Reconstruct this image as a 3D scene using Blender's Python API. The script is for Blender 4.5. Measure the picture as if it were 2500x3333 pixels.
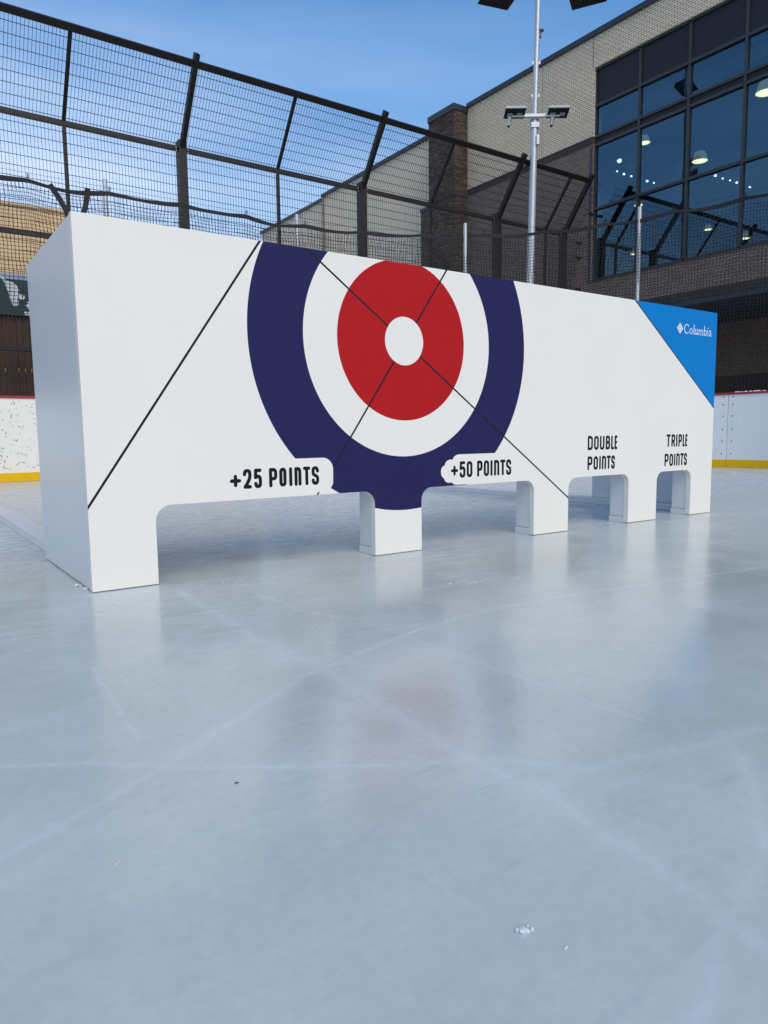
import bpy, bmesh, math, random
from mathutils import Matrix, Vector
from mathutils.geometry import delaunay_2d_cdt
random.seed(7)
for _o in list(bpy.data.objects): bpy.data.objects.remove(_o)
SC = bpy.context.scene
COL = SC.collection
RAD = math.radians

# ------------------------------------------------------------------ camera
cam_d = bpy.data.cameras.new('camera'); cam = bpy.data.objects.new('camera', cam_d); COL.objects.link(cam)
r_, u_, f_ = (0.818110, -0.574932, -0.012186), (0.072593, 0.082230, 0.993966), (0.570461, 0.814058, -0.109009)
cam.matrix_world = Matrix(((r_[0], u_[0], -f_[0], -0.5336), (r_[1], u_[1], -f_[1], -2.4509), (r_[2], u_[2], -f_[2], 0.5129), (0, 0, 0, 1)))
cam_d.sensor_fit = 'VERTICAL'; cam_d.sensor_height = 36; cam_d.lens = 24.963
cam_d.clip_start = 0.02; cam_d.clip_end = 3000
SC.camera = cam
# ------------------------------------------------------------------ sky, sun, exposure
SUN_DIR = Vector((-0.22, -1.0, 0.0)).normalized(); SUN_EL = RAD(46)
world = bpy.data.worlds.new('World'); SC.world = world; world.use_nodes = True
wn = world.node_tree; bg = wn.nodes['Background']
sky = wn.nodes.new('ShaderNodeTexSky'); sky.sky_type = 'NISHITA'; sky.sun_disc = False
sky.sun_elevation = SUN_EL; sky.sun_rotation = math.atan2(SUN_DIR.x, SUN_DIR.y)
sky.air_density = 1.1; sky.dust_density = 1.3; sky.ozone_density = 1.6; sky.altitude = 0
hs = wn.nodes.new('ShaderNodeHueSaturation'); hs.inputs['Saturation'].default_value = 1.42
wn.links.new(sky.outputs[0], hs.inputs['Color']); 
# thin hazy cloud low in the sky beyond the fence
_tc = wn.nodes.new('ShaderNodeTexCoord'); _sp = wn.nodes.new('ShaderNodeSeparateXYZ'); wn.links.new(_tc.outputs['Generated'], _sp.inputs[0])
_el = wn.nodes.new('ShaderNodeMapRange'); _el.interpolation_type = 'SMOOTHSTEP'
_el.inputs[1].default_value = 0.64; _el.inputs[2].default_value = 0.16; wn.links.new(_sp.outputs['Z'], _el.inputs[0])
_dt = wn.nodes.new('ShaderNodeVectorMath'); _dt.operation = 'DOT_PRODUCT'; _dt.inputs[1].default_value = (-0.25, 0.97, 0); wn.links.new(_tc.outputs['Generated'], _dt.inputs[0])
_az = wn.nodes.new('ShaderNodeMapRange'); _az.inputs[1].default_value = 0.1; _az.inputs[2].default_value = 0.9; wn.links.new(_dt.outputs['Value'], _az.inputs[0])
_mp = wn.nodes.new('ShaderNodeMapping'); _mp.inputs['Scale'].default_value = (1.2, 1.2, 5.0); _mp.inputs['Rotation'].default_value = (0.25, 0.1, 0); wn.links.new(_tc.outputs['Generated'], _mp.inputs[0])
_nz = wn.nodes.new('ShaderNodeTexNoise'); _nz.inputs['Scale'].default_value = 2.2; _nz.inputs['Detail'].default_value = 6; wn.links.new(_mp.outputs[0], _nz.inputs['Vector'])
_nr = wn.nodes.new('ShaderNodeMapRange'); _nr.inputs[1].default_value = 0.3; _nr.inputs[2].default_value = 0.7; _nr.inputs[3].default_value = 0.5; _nr.inputs[4].default_value = 1.3; wn.links.new(_nz.outputs[0], _nr.inputs[0])
_m1 = wn.nodes.new('ShaderNodeMath'); _m1.operation = 'MULTIPLY'; wn.links.new(_el.outputs[0], _m1.inputs[0]); wn.links.new(_az.outputs[0], _m1.inputs[1])
_m2 = wn.nodes.new('ShaderNodeMath'); _m2.operation = 'MULTIPLY'; _m2.use_clamp = True; wn.links.new(_m1.outputs[0], _m2.inputs[0]); wn.links.new(_nr.outputs[0], _m2.inputs[1])
_mx = wn.nodes.new('ShaderNodeMix'); _mx.data_type = 'RGBA'; _mx.inputs[7].default_value = (3.9, 4.75, 6.2, 1)
wn.links.new(_m2.outputs[0], _mx.inputs[0]); wn.links.new(hs.outputs[0], _mx.inputs[6]); wn.links.new(_mx.outputs[2], bg.inputs[0]); bg.inputs[1].default_value = 0.15
sun_d = bpy.data.lights.new('sun', 'SUN'); sun = bpy.data.objects.new('sun', sun_d); COL.objects.link(sun)
sun_d.energy = 1.2; sun_d.angle = RAD(40); sun_d.color = (1.0, 0.88, 0.70)
sv = Vector((SUN_DIR.x*math.cos(SUN_EL), SUN_DIR.y*math.cos(SUN_EL), math.sin(SUN_EL)))
sun.rotation_euler = sv.to_track_quat('Z', 'Y').to_euler()
VS = SC.view_settings; VS.view_transform = 'Standard'; VS.look = 'None'; VS.exposure = 0.3; VS.gamma = 1.0

# ------------------------------------------------------------------ material helpers
def mat(name, col, rough=0.6, metal=0.0, spec=0.5, noise=None, bump=None):
    """principled; noise=(scale, amount, stretch) varies the base colour, bump=(scale, strength)"""
    m = bpy.data.materials.new(name); m.use_nodes = True
    nt = m.node_tree; b = nt.nodes['Principled BSDF']
    b.inputs['Base Color'].default_value = (*col, 1); b.inputs['Roughness'].default_value = rough
    b.inputs['Metallic'].default_value = metal; b.inputs['Specular IOR Level'].default_value = spec
    tc = nt.nodes.new('ShaderNodeTexCoord')
    if noise:
        mp = nt.nodes.new('ShaderNodeMapping'); mp.inputs['Scale'].default_value = noise[2] if len(noise) > 2 else (1, 1, 1)
        nz = nt.nodes.new('ShaderNodeTexNoise'); nz.inputs['Scale'].default_value = noise[0]; nz.inputs['Detail'].default_value = 5
        nt.links.new(tc.outputs['Object'], mp.inputs[0]); nt.links.new(mp.outputs[0], nz.inputs['Vector'])
        mx = nt.nodes.new('ShaderNodeMix'); mx.data_type = 'RGBA'
        mx.inputs[6].default_value = (*[max(0, c*(1-noise[1])) for c in col], 1)
        mx.inputs[7].default_value = (*[min(1, c*(1+noise[1])) for c in col], 1)
        nt.links.new(nz.outputs[0], mx.inputs[0]); nt.links.new(mx.outputs[2], b.inputs['Base Color'])
    if bump:
        nz = nt.nodes.new('ShaderNodeTexNoise'); nz.inputs['Scale'].default_value = bump[0]; nz.inputs['Detail'].default_value = 4
        nt.links.new(tc.outputs['Object'], nz.inputs['Vector'])
        bp = nt.nodes.new('ShaderNodeBump'); bp.inputs['Strength'].default_value = bump[1]; bp.inputs['Distance'].default_value = 0.01
        nt.links.new(nz.outputs[0], bp.inputs['Height']); nt.links.new(bp.outputs[0], b.inputs['Normal'])
    return m

def brick_mat(name, c1, c2, mortar, bw, rh, axis='x', msize=0.006, soldier=False, rough=0.85, noff=0.5, nstr=0.35):
    m = bpy.data.materials.new(name); m.use_nodes = True
    nt = m.node_tree; b = nt.nodes['Principled BSDF']; b.inputs['Roughness'].default_value = rough
    b.inputs['Specular IOR Level'].default_value = 0.25
    g = nt.nodes.new('ShaderNodeNewGeometry'); sp = nt.nodes.new('ShaderNodeSeparateXYZ'); nt.links.new(g.outputs['Position'], sp.inputs[0])
    ad = nt.nodes.new('ShaderNodeMath'); ad.operation = 'ADD'
    nt.links.new(sp.outputs['X'], ad.inputs[0]); nt.links.new(sp.outputs['Y'], ad.inputs[1])
    cb = nt.nodes.new('ShaderNodeCombineXYZ'); nt.links.new(ad.outputs[0], cb.inputs[0]); nt.links.new(sp.outputs['Z'], cb.inputs[1])
    br = nt.nodes.new('ShaderNodeTexBrick'); br.offset = 0.0 if soldier else noff
    nt.links.new(cb.outputs[0], br.inputs['Vector'])
    br.inputs['Color1'].default_value = (*c1, 1); br.inputs['Color2'].default_value = (*c2, 1); br.inputs['Mortar'].default_value = (*mortar, 1)
    br.inputs['Scale'].default_value = 1.0; br.inputs['Brick Width'].default_value = bw; br.inputs['Row Height'].default_value = rh
    br.inputs['Mortar Size'].default_value = msize; br.inputs['Mortar Smooth'].default_value = 0.2; br.inputs['Bias'].default_value = 0.0
    nz = nt.nodes.new('ShaderNodeTexNoise'); nz.inputs['Scale'].default_value = 1.3; nz.inputs['Detail'].default_value = 6
    nt.links.new(g.outputs['Position'], nz.inputs['Vector'])
    mr = nt.nodes.new('ShaderNodeMapRange'); mr.inputs[3].default_value = 1-nstr; mr.inputs[4].default_value = 1+nstr
    nt.links.new(nz.outputs[0], mr.inputs[0])
    mm = nt.nodes.new('ShaderNodeMix'); mm.data_type = 'RGBA'; mm.blend_type = 'MULTIPLY'; mm.inputs[0].default_value = 1
    nt.links.new(br.outputs['Color'], mm.inputs[6]); nt.links.new(mr.outputs[0], mm.inputs[7])
    nt.links.new(mm.outputs[2], b.inputs['Base Color'])
    bp = nt.nodes.new('ShaderNodeBump'); bp.inputs['Strength'].default_value = 0.6; bp.inputs['Distance'].default_value = 0.01; bp.invert = True
    nt.links.new(br.outputs['Fac'], bp.inputs['Height']); nt.links.new(bp.outputs[0], b.inputs['Normal'])
    return m

def emit(name, col, s):
    m = bpy.data.materials.new(name); m.use_nodes = True
    b = m.node_tree.nodes['Principled BSDF']; b.inputs['Base Color'].default_value = (*col, 1)
    b.inputs['Emission Color'].default_value = (*col, 1); b.inputs['Emission Strength'].default_value = s
    return m

# ------------------------------------------------------------------ mesh helpers
class MB:
    def __init__(s): s.v = []; s.f = []; s.mi = []; s.cur = 0
    def add(s, vs, fs):
        o = len(s.v); s.v += [tuple(v) for v in vs]; s.f += [tuple(i+o for i in f) for f in fs]; s.mi += [s.cur]*len(fs); return s
    def box(s, a, b):
        x0, y0, z0 = a; x1, y1, z1 = b
        return s.add([(x0,y0,z0),(x1,y0,z0),(x1,y1,z0),(x0,y1,z0),(x0,y0,z1),(x1,y0,z1),(x1,y1,z1),(x0,y1,z1)],
                     [(0,3,2,1),(4,5,6,7),(0,1,5,4),(1,2,6,5),(2,3,7,6),(3,0,4,7)])
    def bar(s, p, q, w, h=None, up=(0, 0, 1), caps=True):
        """square bar from p to q, w across, h along 'up'"""
        p = Vector(p); q = Vector(q); d = (q-p).normalized(); h = h or w
        u = Vector(up)
        if abs(d.dot(u)) > 0.99: u = Vector((0, 1, 0))
        a = d.cross(u).normalized(); b = a.cross(d).normalized()
        vs = [c + a*(i*w/2) + b*(j*h/2) for c in (p, q) for i, j in ((-1,-1),(1,-1),(1,1),(-1,1))]
        fs = [(0,1,5,4),(1,2,6,5),(2,3,7,6),(3,0,4,7)]
        if caps: fs += [(3,2,1,0),(4,5,6,7)]
        return s.add(vs, fs)
    def tube(s, pts, rad, n=12, caps=True):
        pts = [Vector(p) for p in pts]; o = len(s.v); vs = []
        rr = rad if isinstance(rad, (list, tuple)) else [rad]*len(pts)
        for i, p in enumerate(pts):
            d = (pts[min(i+1, len(pts)-1)] - pts[max(i-1, 0)]).normalized()
            u = Vector((0, 0, 1)) if abs(d.z) < 0.9 else Vector((1, 0, 0))
            a = d.cross(u).normalized(); b = a.cross(d)
            vs += [p + (a*math.cos(t) + b*math.sin(t))*rr[i] for t in [2*math.pi*k/n for k in range(n)]]
        fs = []
        for i in range(len(pts)-1):
            for k in range(n):
                fs.append((i*n+k, i*n+(k+1) % n, (i+1)*n+(k+1) % n, (i+1)*n+k))
        if caps: fs += [tuple(range(n-1, -1, -1)), tuple((len(pts)-1)*n+k for k in range(n))]
        return s.add(vs, fs)
    def lathe(s, c, prof, n=20):
        """prof: (radius, z) list around a vertical axis at c"""
        vs = []; fs = []
        for r, z in prof: vs += [(c[0]+r*math.cos(2*math.pi*k/n), c[1]+r*math.sin(2*math.pi*k/n), c[2]+z) for k in range(n)]
        for i in range(len(prof)-1):
            for k in range(n): fs.append((i*n+k, i*n+(k+1) % n, (i+1)*n+(k+1) % n, (i+1)*n+k))
        return s.add(vs, fs)
    def extrude(s, poly, y0, y1):
        """polygon in xz, extruded along y"""
        n = len(poly)
        return s.add([(x, y0, z) for x, z in poly] + [(x, y1, z) for x, z in poly],
                     [tuple(range(n)), tuple(range(2*n-1, n-1, -1))] + [(i, i+n, (i+1) % n+n, (i+1) % n) for i in range(n)])
    def build(s, name, m, parent=None, bevel=0, smooth=False, origin=None):
        me = bpy.data.meshes.new(name); 
        o = Vector(origin) if origin else Vector((0, 0, 0))
        me.from_pydata([tuple(Vector(v)-o) for v in s.v], [], s.f)
        for mm in (m if isinstance(m, (list, tuple)) else [m]): me.materials.append(mm)
        if any(s.mi): me.polygons.foreach_set('material_index', s.mi)
        bm = bmesh.new(); bm.from_mesh(me); bmesh.ops.recalc_face_normals(bm, faces=bm.faces)
        if bevel:
            es = [e for e in bm.edges if len(e.link_faces) == 2 and e.calc_face_angle(0) > 0.6]
            bmesh.ops.bevel(bm, geom=es, offset=bevel, segments=2, affect='EDGES', profile=0.6)
        bm.to_mesh(me); bm.free()
        if smooth: me.polygons.foreach_set('use_smooth', [True]*len(me.polygons)); me.set_sharp_from_angle(angle=0.7)
        me.update()
        ob = bpy.data.objects.new(name, me); COL.objects.link(ob); ob.location = o
        if parent is not None:
            ob.parent = parent; ob.matrix_parent_inverse = Matrix.Translation(-Vector(parent.location)) if parent.type == 'EMPTY' else Matrix()
        return ob

def tag(o, label, cat, group=None, kind=None):
    o['label'] = label; o['category'] = cat
    if group: o['group'] = group
    if kind: o['kind'] = kind
    return o
def thing(name, label, cat, loc=(0, 0, 0), group=None):
    o = bpy.data.objects.new(name, None); COL.objects.link(o); o.location = loc; o.empty_display_size = 0.2
    return tag(o, label, cat, group)
def struct(o): o['kind'] = 'structure'; return o

# ------------------------------------------------------------------ materials
M = {}
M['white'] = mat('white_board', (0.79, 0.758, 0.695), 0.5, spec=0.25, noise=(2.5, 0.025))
M['white_shaded'] = mat('white_board_shaded', (0.69, 0.70, 0.70), 0.32, spec=0.45, noise=(3, 0.03))  # the target's white again, with the shade of its side faces mixed in
M['navy'] = mat('print_navy', (0.018, 0.016, 0.080), 0.6, spec=0.15, noise=(4, 0.06))
M['red'] = mat('print_red', (0.42, 0.008, 0.010), 0.55, spec=0.15, noise=(4, 0.05))
M['skyblue'] = mat('print_blue', (0.0, 0.185, 0.53), 0.55, spec=0.15, noise=(4, 0.04))
M['ink'] = mat('print_ink', (0.008, 0.008, 0.016), 0.55, spec=0.15)
M['lineink'] = mat('print_line', (0.016, 0.012, 0.022), 0.55, spec=0.15)
M['logo'] = mat('print_logo', (0.80, 0.81, 0.80), 0.4)
M['steel'] = mat('dark_powder_steel', (0.016, 0.013, 0.011), 0.5, spec=0.3, noise=(6, 0.3))
M['sunlit_steel'] = mat('sunlit_powder_steel', (0.023, 0.019, 0.016), 0.45, spec=0.35, noise=(6, 0.3))  # same dark steel, brown of warm sunlight put into the colour of posts and rails
M['wire'] = mat('dark_wire', (0.012, 0.013, 0.018), 0.5)
M['galv'] = mat('galvanised_steel', (0.50, 0.52, 0.54), 0.42, metal=0.45, noise=(28, 0.16, (1, 1, 0.4)))
M['cord'] = mat('net_cord', (0.010, 0.010, 0.012), 0.8)
M['webbing'] = mat('black_webbing', (0.012, 0.012, 0.013), 0.8, noise=(40, 0.4), bump=(120, 0.3))
M['board'] = mat('rink_board_white', (0.80, 0.77, 0.68), 0.35, noise=(1.6, 0.06))
M['board_side'] = mat('rink_board_white_cool', (0.74, 0.76, 0.76), 0.35, noise=(1.6, 0.06))
M['cap'] = mat('red_cap', (0.30, 0.014, 0.03), 0.4)
M['kick'] = mat('yellow_kick', (0.76, 0.45, 0.003), 0.55, spec=0.2, noise=(18, 0.14))
M['scuff'] = mat('puck_scuff', (0.05, 0.05, 0.055), 0.7)
M['bolt'] = mat('bolt', (0.10, 0.10, 0.11), 0.5, metal=0.5)
M['tan'] = mat('tan_wall', (0.68, 0.48, 0.27), 0.9, noise=(0.8, 0.12, (1, 1, 0.4)), bump=(60, 0.2))
M['planks'] = mat('brown_planks', (0.085, 0.038, 0.018), 0.75, noise=(3.0, 0.6, (6, 6, 0.35)))
M['pale'] = mat('pale_wall', (0.75, 0.74, 0.70), 0.8)
M['green'] = mat('banner_green', (0.008, 0.050, 0.052), 0.6, noise=(3, 0.2))
M['bwhite'] = mat('banner_white', (0.70, 0.72, 0.80), 0.6)
M['bblue'] = mat('banner_blue', (0.36, 0.44, 0.70), 0.6, noise=(7, 0.3))
M['cream'] = brick_mat('cream_brick', (0.78, 0.67, 0.50), (0.68, 0.585, 0.435), (0.17, 0.14, 0.10), 0.135, 0.0505, msize=0.0065, nstr=0.12)
M['brown'] = brick_mat('brown_brick', (0.25, 0.190, 0.162), (0.185, 0.14, 0.12), (0.09, 0.075, 0.066), 0.135, 0.0505, msize=0.0085, nstr=0.2)
M['soldier'] = brick_mat('soldier_brick', (0.075, 0.062, 0.056), (0.055, 0.047, 0.044), (0.012, 0.012, 0.012), 0.05, 0.17, msize=0.006, soldier=True, nstr=0.2)
M['stone'] = brick_mat('ledge_stone', (0.15, 0.112, 0.075), (0.040, 0.034, 0.030), (0.010, 0.009, 0.008), 0.17, 0.035, msize=0.005, nstr=0.6, noff=0.37)
M['coping'] = mat('dark_coping', (0.035, 0.040, 0.050), 0.35, metal=0.3)
M['frame'] = mat('bronze_frame', (0.030, 0.031, 0.034), 0.4, spec=0.5)
M['spandrel'] = mat('dark_spandrel', (0.016, 0.017, 0.022), 0.5, spec=0.3)
M['siding'] = mat('grey_siding', (0.66, 0.58, 0.46), 0.6, noise=(0.5, 0.08))
M['siding_trim'] = mat('siding_trim', (0.24, 0.20, 0.15), 0.6)
M['soffit'] = mat('dark_soffit', (0.035, 0.042, 0.060), 0.6)
M['black'] = mat('dark_storefront', (0.006, 0.006, 0.008), 0.35)
M['interior'] = mat('interior_wall', (0.19, 0.235, 0.29), 0.9, noise=(0.4, 0.4))
M['ceiling'] = mat('interior_ceiling', (0.20, 0.23, 0.26), 0.9)
M['duct'] = mat('interior_duct', (0.40, 0.43, 0.46), 0.5)
M['shade'] = emit('lamp_shade', (0.70, 0.66, 0.48), 0.2)
M['bulb'] = emit('lamp_glow', (1.0, 0.80, 0.38), 2.2)
M['spot'] = emit('spot_glow', (1.0, 0.93, 0.78), 2.2)
M['lamphead'] = mat('lamp_head_grey', (0.36, 0.37, 0.39), 0.45)
M['lampdark'] = mat('lamp_head_dark', (0.012, 0.012, 0.014), 0.5)
M['lens'] = mat('lamp_lens', (0.42, 0.43, 0.42), 0.3)
M['snow'] = mat('snow', (0.66, 0.69, 0.73), 0.7, bump=(60, 0.4))
M['leaf'] = mat('dry_leaf', (0.09, 0.09, 0.10), 0.8)
M['pavement'] = mat('pavement', (0.42, 0.41, 0.39), 0.9, noise=(0.6, 0.15))

def glass_mat():
    m = bpy.data.materials.new('window_glass'); m.use_nodes = True; nt = m.node_tree
    for n in list(nt.nodes): nt.nodes.remove(n)
    out = nt.nodes.new('ShaderNodeOutputMaterial'); tr = nt.nodes.new('ShaderNodeBsdfTransparent'); gl = nt.nodes.new('ShaderNodeBsdfGlossy')
    tr.inputs[0].default_value = (0.62, 0.74, 0.82, 1); gl.inputs['Roughness'].default_value = 0.0; gl.inputs['Color'].default_value = (0.40, 0.74, 1.0, 1)
    lw = nt.nodes.new('ShaderNodeFresnel'); lw.inputs['IOR'].default_value = 2.25
    mx = nt.nodes.new('ShaderNodeMixShader')
    nz = nt.nodes.new('ShaderNodeTexNoise'); nz.inputs['Scale'].default_value = 1.1; nz.inputs['Detail'].default_value = 1
    g = nt.nodes.new('ShaderNodeNewGeometry'); nt.links.new(g.outputs['Position'], nz.inputs['Vector'])
    bp = nt.nodes.new('ShaderNodeBump'); bp.inputs['Strength'].default_value = 0.12; bp.inputs['Distance'].default_value = 0.004
    nt.links.new(nz.outputs[0], bp.inputs['Height']); nt.links.new(bp.outputs[0], gl.inputs['Normal'])
    bf = nt.nodes.new('ShaderNodeMath'); bf.operation = 'MULTIPLY'; iv = nt.nodes.new('ShaderNodeMath'); iv.operation = 'SUBTRACT'; iv.inputs[0].default_value = 1
    nt.links.new(g.outputs['Backfacing'], iv.inputs[1]); nt.links.new(lw.outputs[0], bf.inputs[0]); nt.links.new(iv.outputs[0], bf.inputs[1])
    nt.links.new(bf.outputs[0], mx.inputs[0]); nt.links.new(tr.outputs[0], mx.inputs[1]); nt.links.new(gl.outputs[0], mx.inputs[2])
    nt.links.new(mx.outputs[0], out.inputs[0]); return m
M['glass'] = glass_mat()

# ------------------------------------------------------------------ ice material
SCRATCH = [  # polyline on the ice, width, strength
 ([(0.238,-0.169),(0.205,-0.844),(0.227,-1.108),(0.204,-1.435),(0.193,-1.638),(0.205,-1.792),(0.173,-2.027),(0.10,-2.30)], 0.020, 0.30),
 ([(-0.55,-1.56),(-0.212,-1.377),(-0.059,-1.29),(0.172,-1.143),(0.484,-1.033),(0.775,-0.967),(1.154,-0.973),(2.152,-1.126)], 0.011, 0.34),
 ([(-0.60,-1.12),(-0.281,-1.316),(-0.213,-1.38),(-0.009,-1.531),(0.11,-1.612),(0.188,-1.644)], 0.008, 0.34),
 ([(0.80,-1.89),(0.581,-1.84),(0.454,-1.811),(0.32,-1.781),(0.193,-1.638)], 0.010, 0.28),
 ([(0.60,-1.83),(0.446,-1.97),(0.314,-2.041),(0.2,-2.077),(0.01,-2.138),(-0.2,-2.2)], 0.012, 0.30),
 ([(0.522,-0.982),(0.529,-1.395),(0.534,-1.721)], 0.004, 0.30),
 ([(0.433,-0.323),(0.435,-0.637),(0.496,-0.784)], 0.006, 0.30),
 ([(-0.187,-0.814),(-0.211,-1.25)], 0.006, 0.28),
 ([(-0.46,-1.565),(-0.36,-1.522),(-0.222,-1.408)], 0.008, 0.14),
 ([(-0.403,-1.084),(-0.213,-1.006),(-0.055,-1.093)], 0.010, 0.12),
 ([(0.294,-1.097),(0.377,-1.418),(0.258,-1.6)], 0.030, 0.12),
 ([(-0.9,0.25),(-0.35,0.1),(0.9,-0.35)], 0.008, 0.25),
 ([(-0.9,0.75),(0.0,0.62),(1.1,0.15)], 0.006, 0.22),
]
def ice_mat():
    m = bpy.data.materials.new('rink_ice'); m.use_nodes = True; nt = m.node_tree; N = nt.nodes.new; Lk = nt.links.new
    b = nt.nodes['Principled BSDF']
    g = N('ShaderNodeNewGeometry')
    # distance-to-segment group
    gr = bpy.data.node_groups.new('segment_mask', 'ShaderNodeTree')
    for nm, tp in (('P', 'NodeSocketVector'), ('A', 'NodeSocketVector'), ('B', 'NodeSocketVector'), ('W', 'NodeSocketFloat'), ('S', 'NodeSocketFloat')):
        gr.interface.new_socket(nm, in_out='INPUT', socket_type=tp)
    gr.interface.new_socket('F', in_out='OUTPUT', socket_type='NodeSocketFloat')
    gi = gr.nodes.new('NodeGroupInput'); go = gr.nodes.new('NodeGroupOutput'); gl = gr.links.new
    def vm(op, a=None, bb=None):
        n = gr.nodes.new('ShaderNodeVectorMath'); n.operation = op
        if a is not None: gl(a, n.inputs[0])
        if bb is not None: gl(bb, n.inputs[1])
        return n
    def ma(op, a=None, bb=None, clamp=False):
        n = gr.nodes.new('ShaderNodeMath'); n.operation = op; n.use_clamp = clamp
        if a is not None: gl(a, n.inputs[0])
        if bb is not None: gl(bb, n.inputs[1])
        return n
    pa = vm('SUBTRACT', gi.outputs['P'], gi.outputs['A']); ba = vm('SUBTRACT', gi.outputs['B'], gi.outputs['A'])
    d1 = vm('DOT_PRODUCT', pa.outputs[0], ba.outputs[0]); d2 = vm('DOT_PRODUCT', ba.outputs[0], ba.outputs[0])
    h = ma('DIVIDE', d1.outputs['Value'], d2.outputs['Value'], True)
    sc = vm('SCALE', ba.outputs[0]); gl(h.outputs[0], sc.inputs['Scale'])
    df = vm('SUBTRACT', pa.outputs[0], sc.outputs[0]); ln = vm('LENGTH', df.outputs[0])
    q = ma('DIVIDE', ln.outputs['Value'], gi.outputs['W']); iv = ma('SUBTRACT', None, q.outputs[0], True); iv.inputs[0].default_value = 1
    sq = ma('MULTIPLY', iv.outputs[0], iv.outputs[0]); ms = ma('MULTIPLY', sq.outputs[0], gi.outputs['S']); gl(ms.outputs[0], go.inputs[0])
    # wobble the lookup so lines are not ruler straight
    wz = N('ShaderNodeTexNoise'); wz.inputs['Scale'].default_value = 9; wz.inputs['Detail'].default_value = 6; Lk(g.outputs['Position'], wz.inputs['Vector'])
    wc = N('ShaderNodeVectorMath'); wc.operation = 'SUBTRACT'; Lk(wz.outputs['Color'], wc.inputs[0]); wc.inputs[1].default_value = (0.5, 0.5, 0.5)
    ws = N('ShaderNodeVectorMath'); ws.operation = 'MULTIPLY'; Lk(wc.outputs[0], ws.inputs[0]); ws.inputs[1].default_value = (0.035, 0.035, 0)
    wp = N('ShaderNodeVectorMath'); wp.operation = 'ADD'; Lk(g.outputs['Position'], wp.inputs[0]); Lk(ws.outputs[0], wp.inputs[1])
    last = None
    for pl, w, s in SCRATCH:
        for a, c in zip(pl, pl[1:]):
            n = N('ShaderNodeGroup'); n.node_tree = gr; Lk(wp.outputs[0], n.inputs['P'])
            n.inputs['A'].default_value = (*a, 0); n.inputs['B'].default_value = (*c, 0); n.inputs['W'].default_value = w*2.6; n.inputs['S'].default_value = s*0.82
            if last is None: last = n.outputs[0]
            else:
                mx = N('ShaderNodeMath'); mx.operation = 'MAXIMUM'; Lk(last, mx.inputs[0]); Lk(n.outputs[0], mx.inputs[1]); last = mx.outputs[0]
    # break the lines up
    bz = N('ShaderNodeTexNoise'); bz.inputs['Scale'].default_value = 22; bz.inputs['Detail'].default_value = 8; bz.inputs['Roughness'].default_value = 0.7; Lk(g.outputs['Position'], bz.inputs['Vector'])
    bm_ = N('ShaderNodeMapRange'); bm_.inputs[1].default_value = 0.35; bm_.inputs[2].default_value = 0.62; bm_.inputs[3].default_value = 0.35; Lk(bz.outputs[0], bm_.inputs[0])
    lm = N('ShaderNodeMath'); lm.operation = 'MULTIPLY'; Lk(last, lm.inputs[0]); Lk(bm_.outputs[0], lm.inputs[1])
    total = lm.outputs[0]
    # fine skate scratches: stretched noise in several directions
    def streak(rot, sx, sy, lo, hi, amt, seed):
        mp = N('ShaderNodeMapping'); mp.inputs['Rotation'].default_value = (0, 0, RAD(rot)); mp.inputs['Scale'].default_value = (sx, sy, 1); mp.inputs['Location'].default_value = (seed, seed*1.7, 0)
        Lk(wp.outputs[0], mp.inputs[0])
        nz = N('ShaderNodeTexNoise'); nz.inputs['Scale'].default_value = 1; nz.inputs['Detail'].default_value = 3; Lk(mp.outputs[0], nz.inputs['Vector'])
        mr = N('ShaderNodeMapRange'); mr.inputs[1].default_value = lo; mr.inputs[2].default_value = hi; mr.inputs[4].default_value = amt; Lk(nz.outputs[0], mr.inputs[0])
        return mr.outputs[0]
    def addv(a, c, op='ADD'):
        n = N('ShaderNodeMath'); n.operation = op; Lk(a, n.inputs[0]); Lk(c, n.inputs[1]); return n.outputs[0]
    fine = None
    for args in ((20, 1.6, 90, .585, .68, .22, 3), (-38, 1.4, 110, .59, .70, .2, 11), (75, 2.0, 80, .60, .70, .16, 23), (-8, 1.2, 130, .585, .68, .22, 31), (48, 2.6, 200, .60, .70, .2, 41), (-22, 3.0, 240, .60, .70, .25, 67)):
        s = streak(*args); fine = s if fine is None else addv(fine, s)
    # scratched areas only in patches
    pz = N('ShaderNodeTexNoise'); pz.inputs['Scale'].default_value = 1.1; pz.inputs['Detail'].default_value = 4; Lk(g.outputs['Position'], pz.inputs['Vector'])
    pm = N('ShaderNodeMapRange'); pm.inputs[1].default_value = 0.38; pm.inputs[2].default_value = 0.62; pm.inputs[3].default_value = 0.12; pm.inputs[4].default_value = 0.7; Lk(pz.outputs[0], pm.inputs[0])
    # the ice behind the target has not been resurfaced: more marks there
    sy = N('ShaderNodeSeparateXYZ'); Lk(wp.outputs[0], sy.inputs[0])
    yb = N('ShaderNodeMath'); yb.operation = 'MULTIPLY_ADD'; Lk(pz.outputs[0], yb.inputs[0]); yb.inputs[1].default_value = 2.4; Lk(sy.outputs['Y'], yb.inputs[2])
    ym = N('ShaderNodeMapRange'); ym.inputs[1].default_value = 1.2; ym.inputs[2].default_value = 2.3; Lk(yb.outputs[0], ym.inputs[0])
    pk = N('ShaderNodeMath'); pk.operation = 'MULTIPLY_ADD'; Lk(ym.outputs[0], pk.inputs[0]); pk.inputs[1].default_value = 2.4; Lk(pm.outputs[0], pk.inputs[2])
    pm = pk
    fine = addv(fine, pm.outputs[0], 'MULTIPLY')
    fy = N('ShaderNodeSeparateXYZ'); Lk(g.outputs['Position'], fy.inputs[0]); fm = N('ShaderNodeMapRange'); fm.inputs[1].default_value = -1.9; fm.inputs[2].default_value = -0.7; fm.inputs[3].default_value = 0.3; Lk(fy.outputs['Y'], fm.inputs[0])
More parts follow.
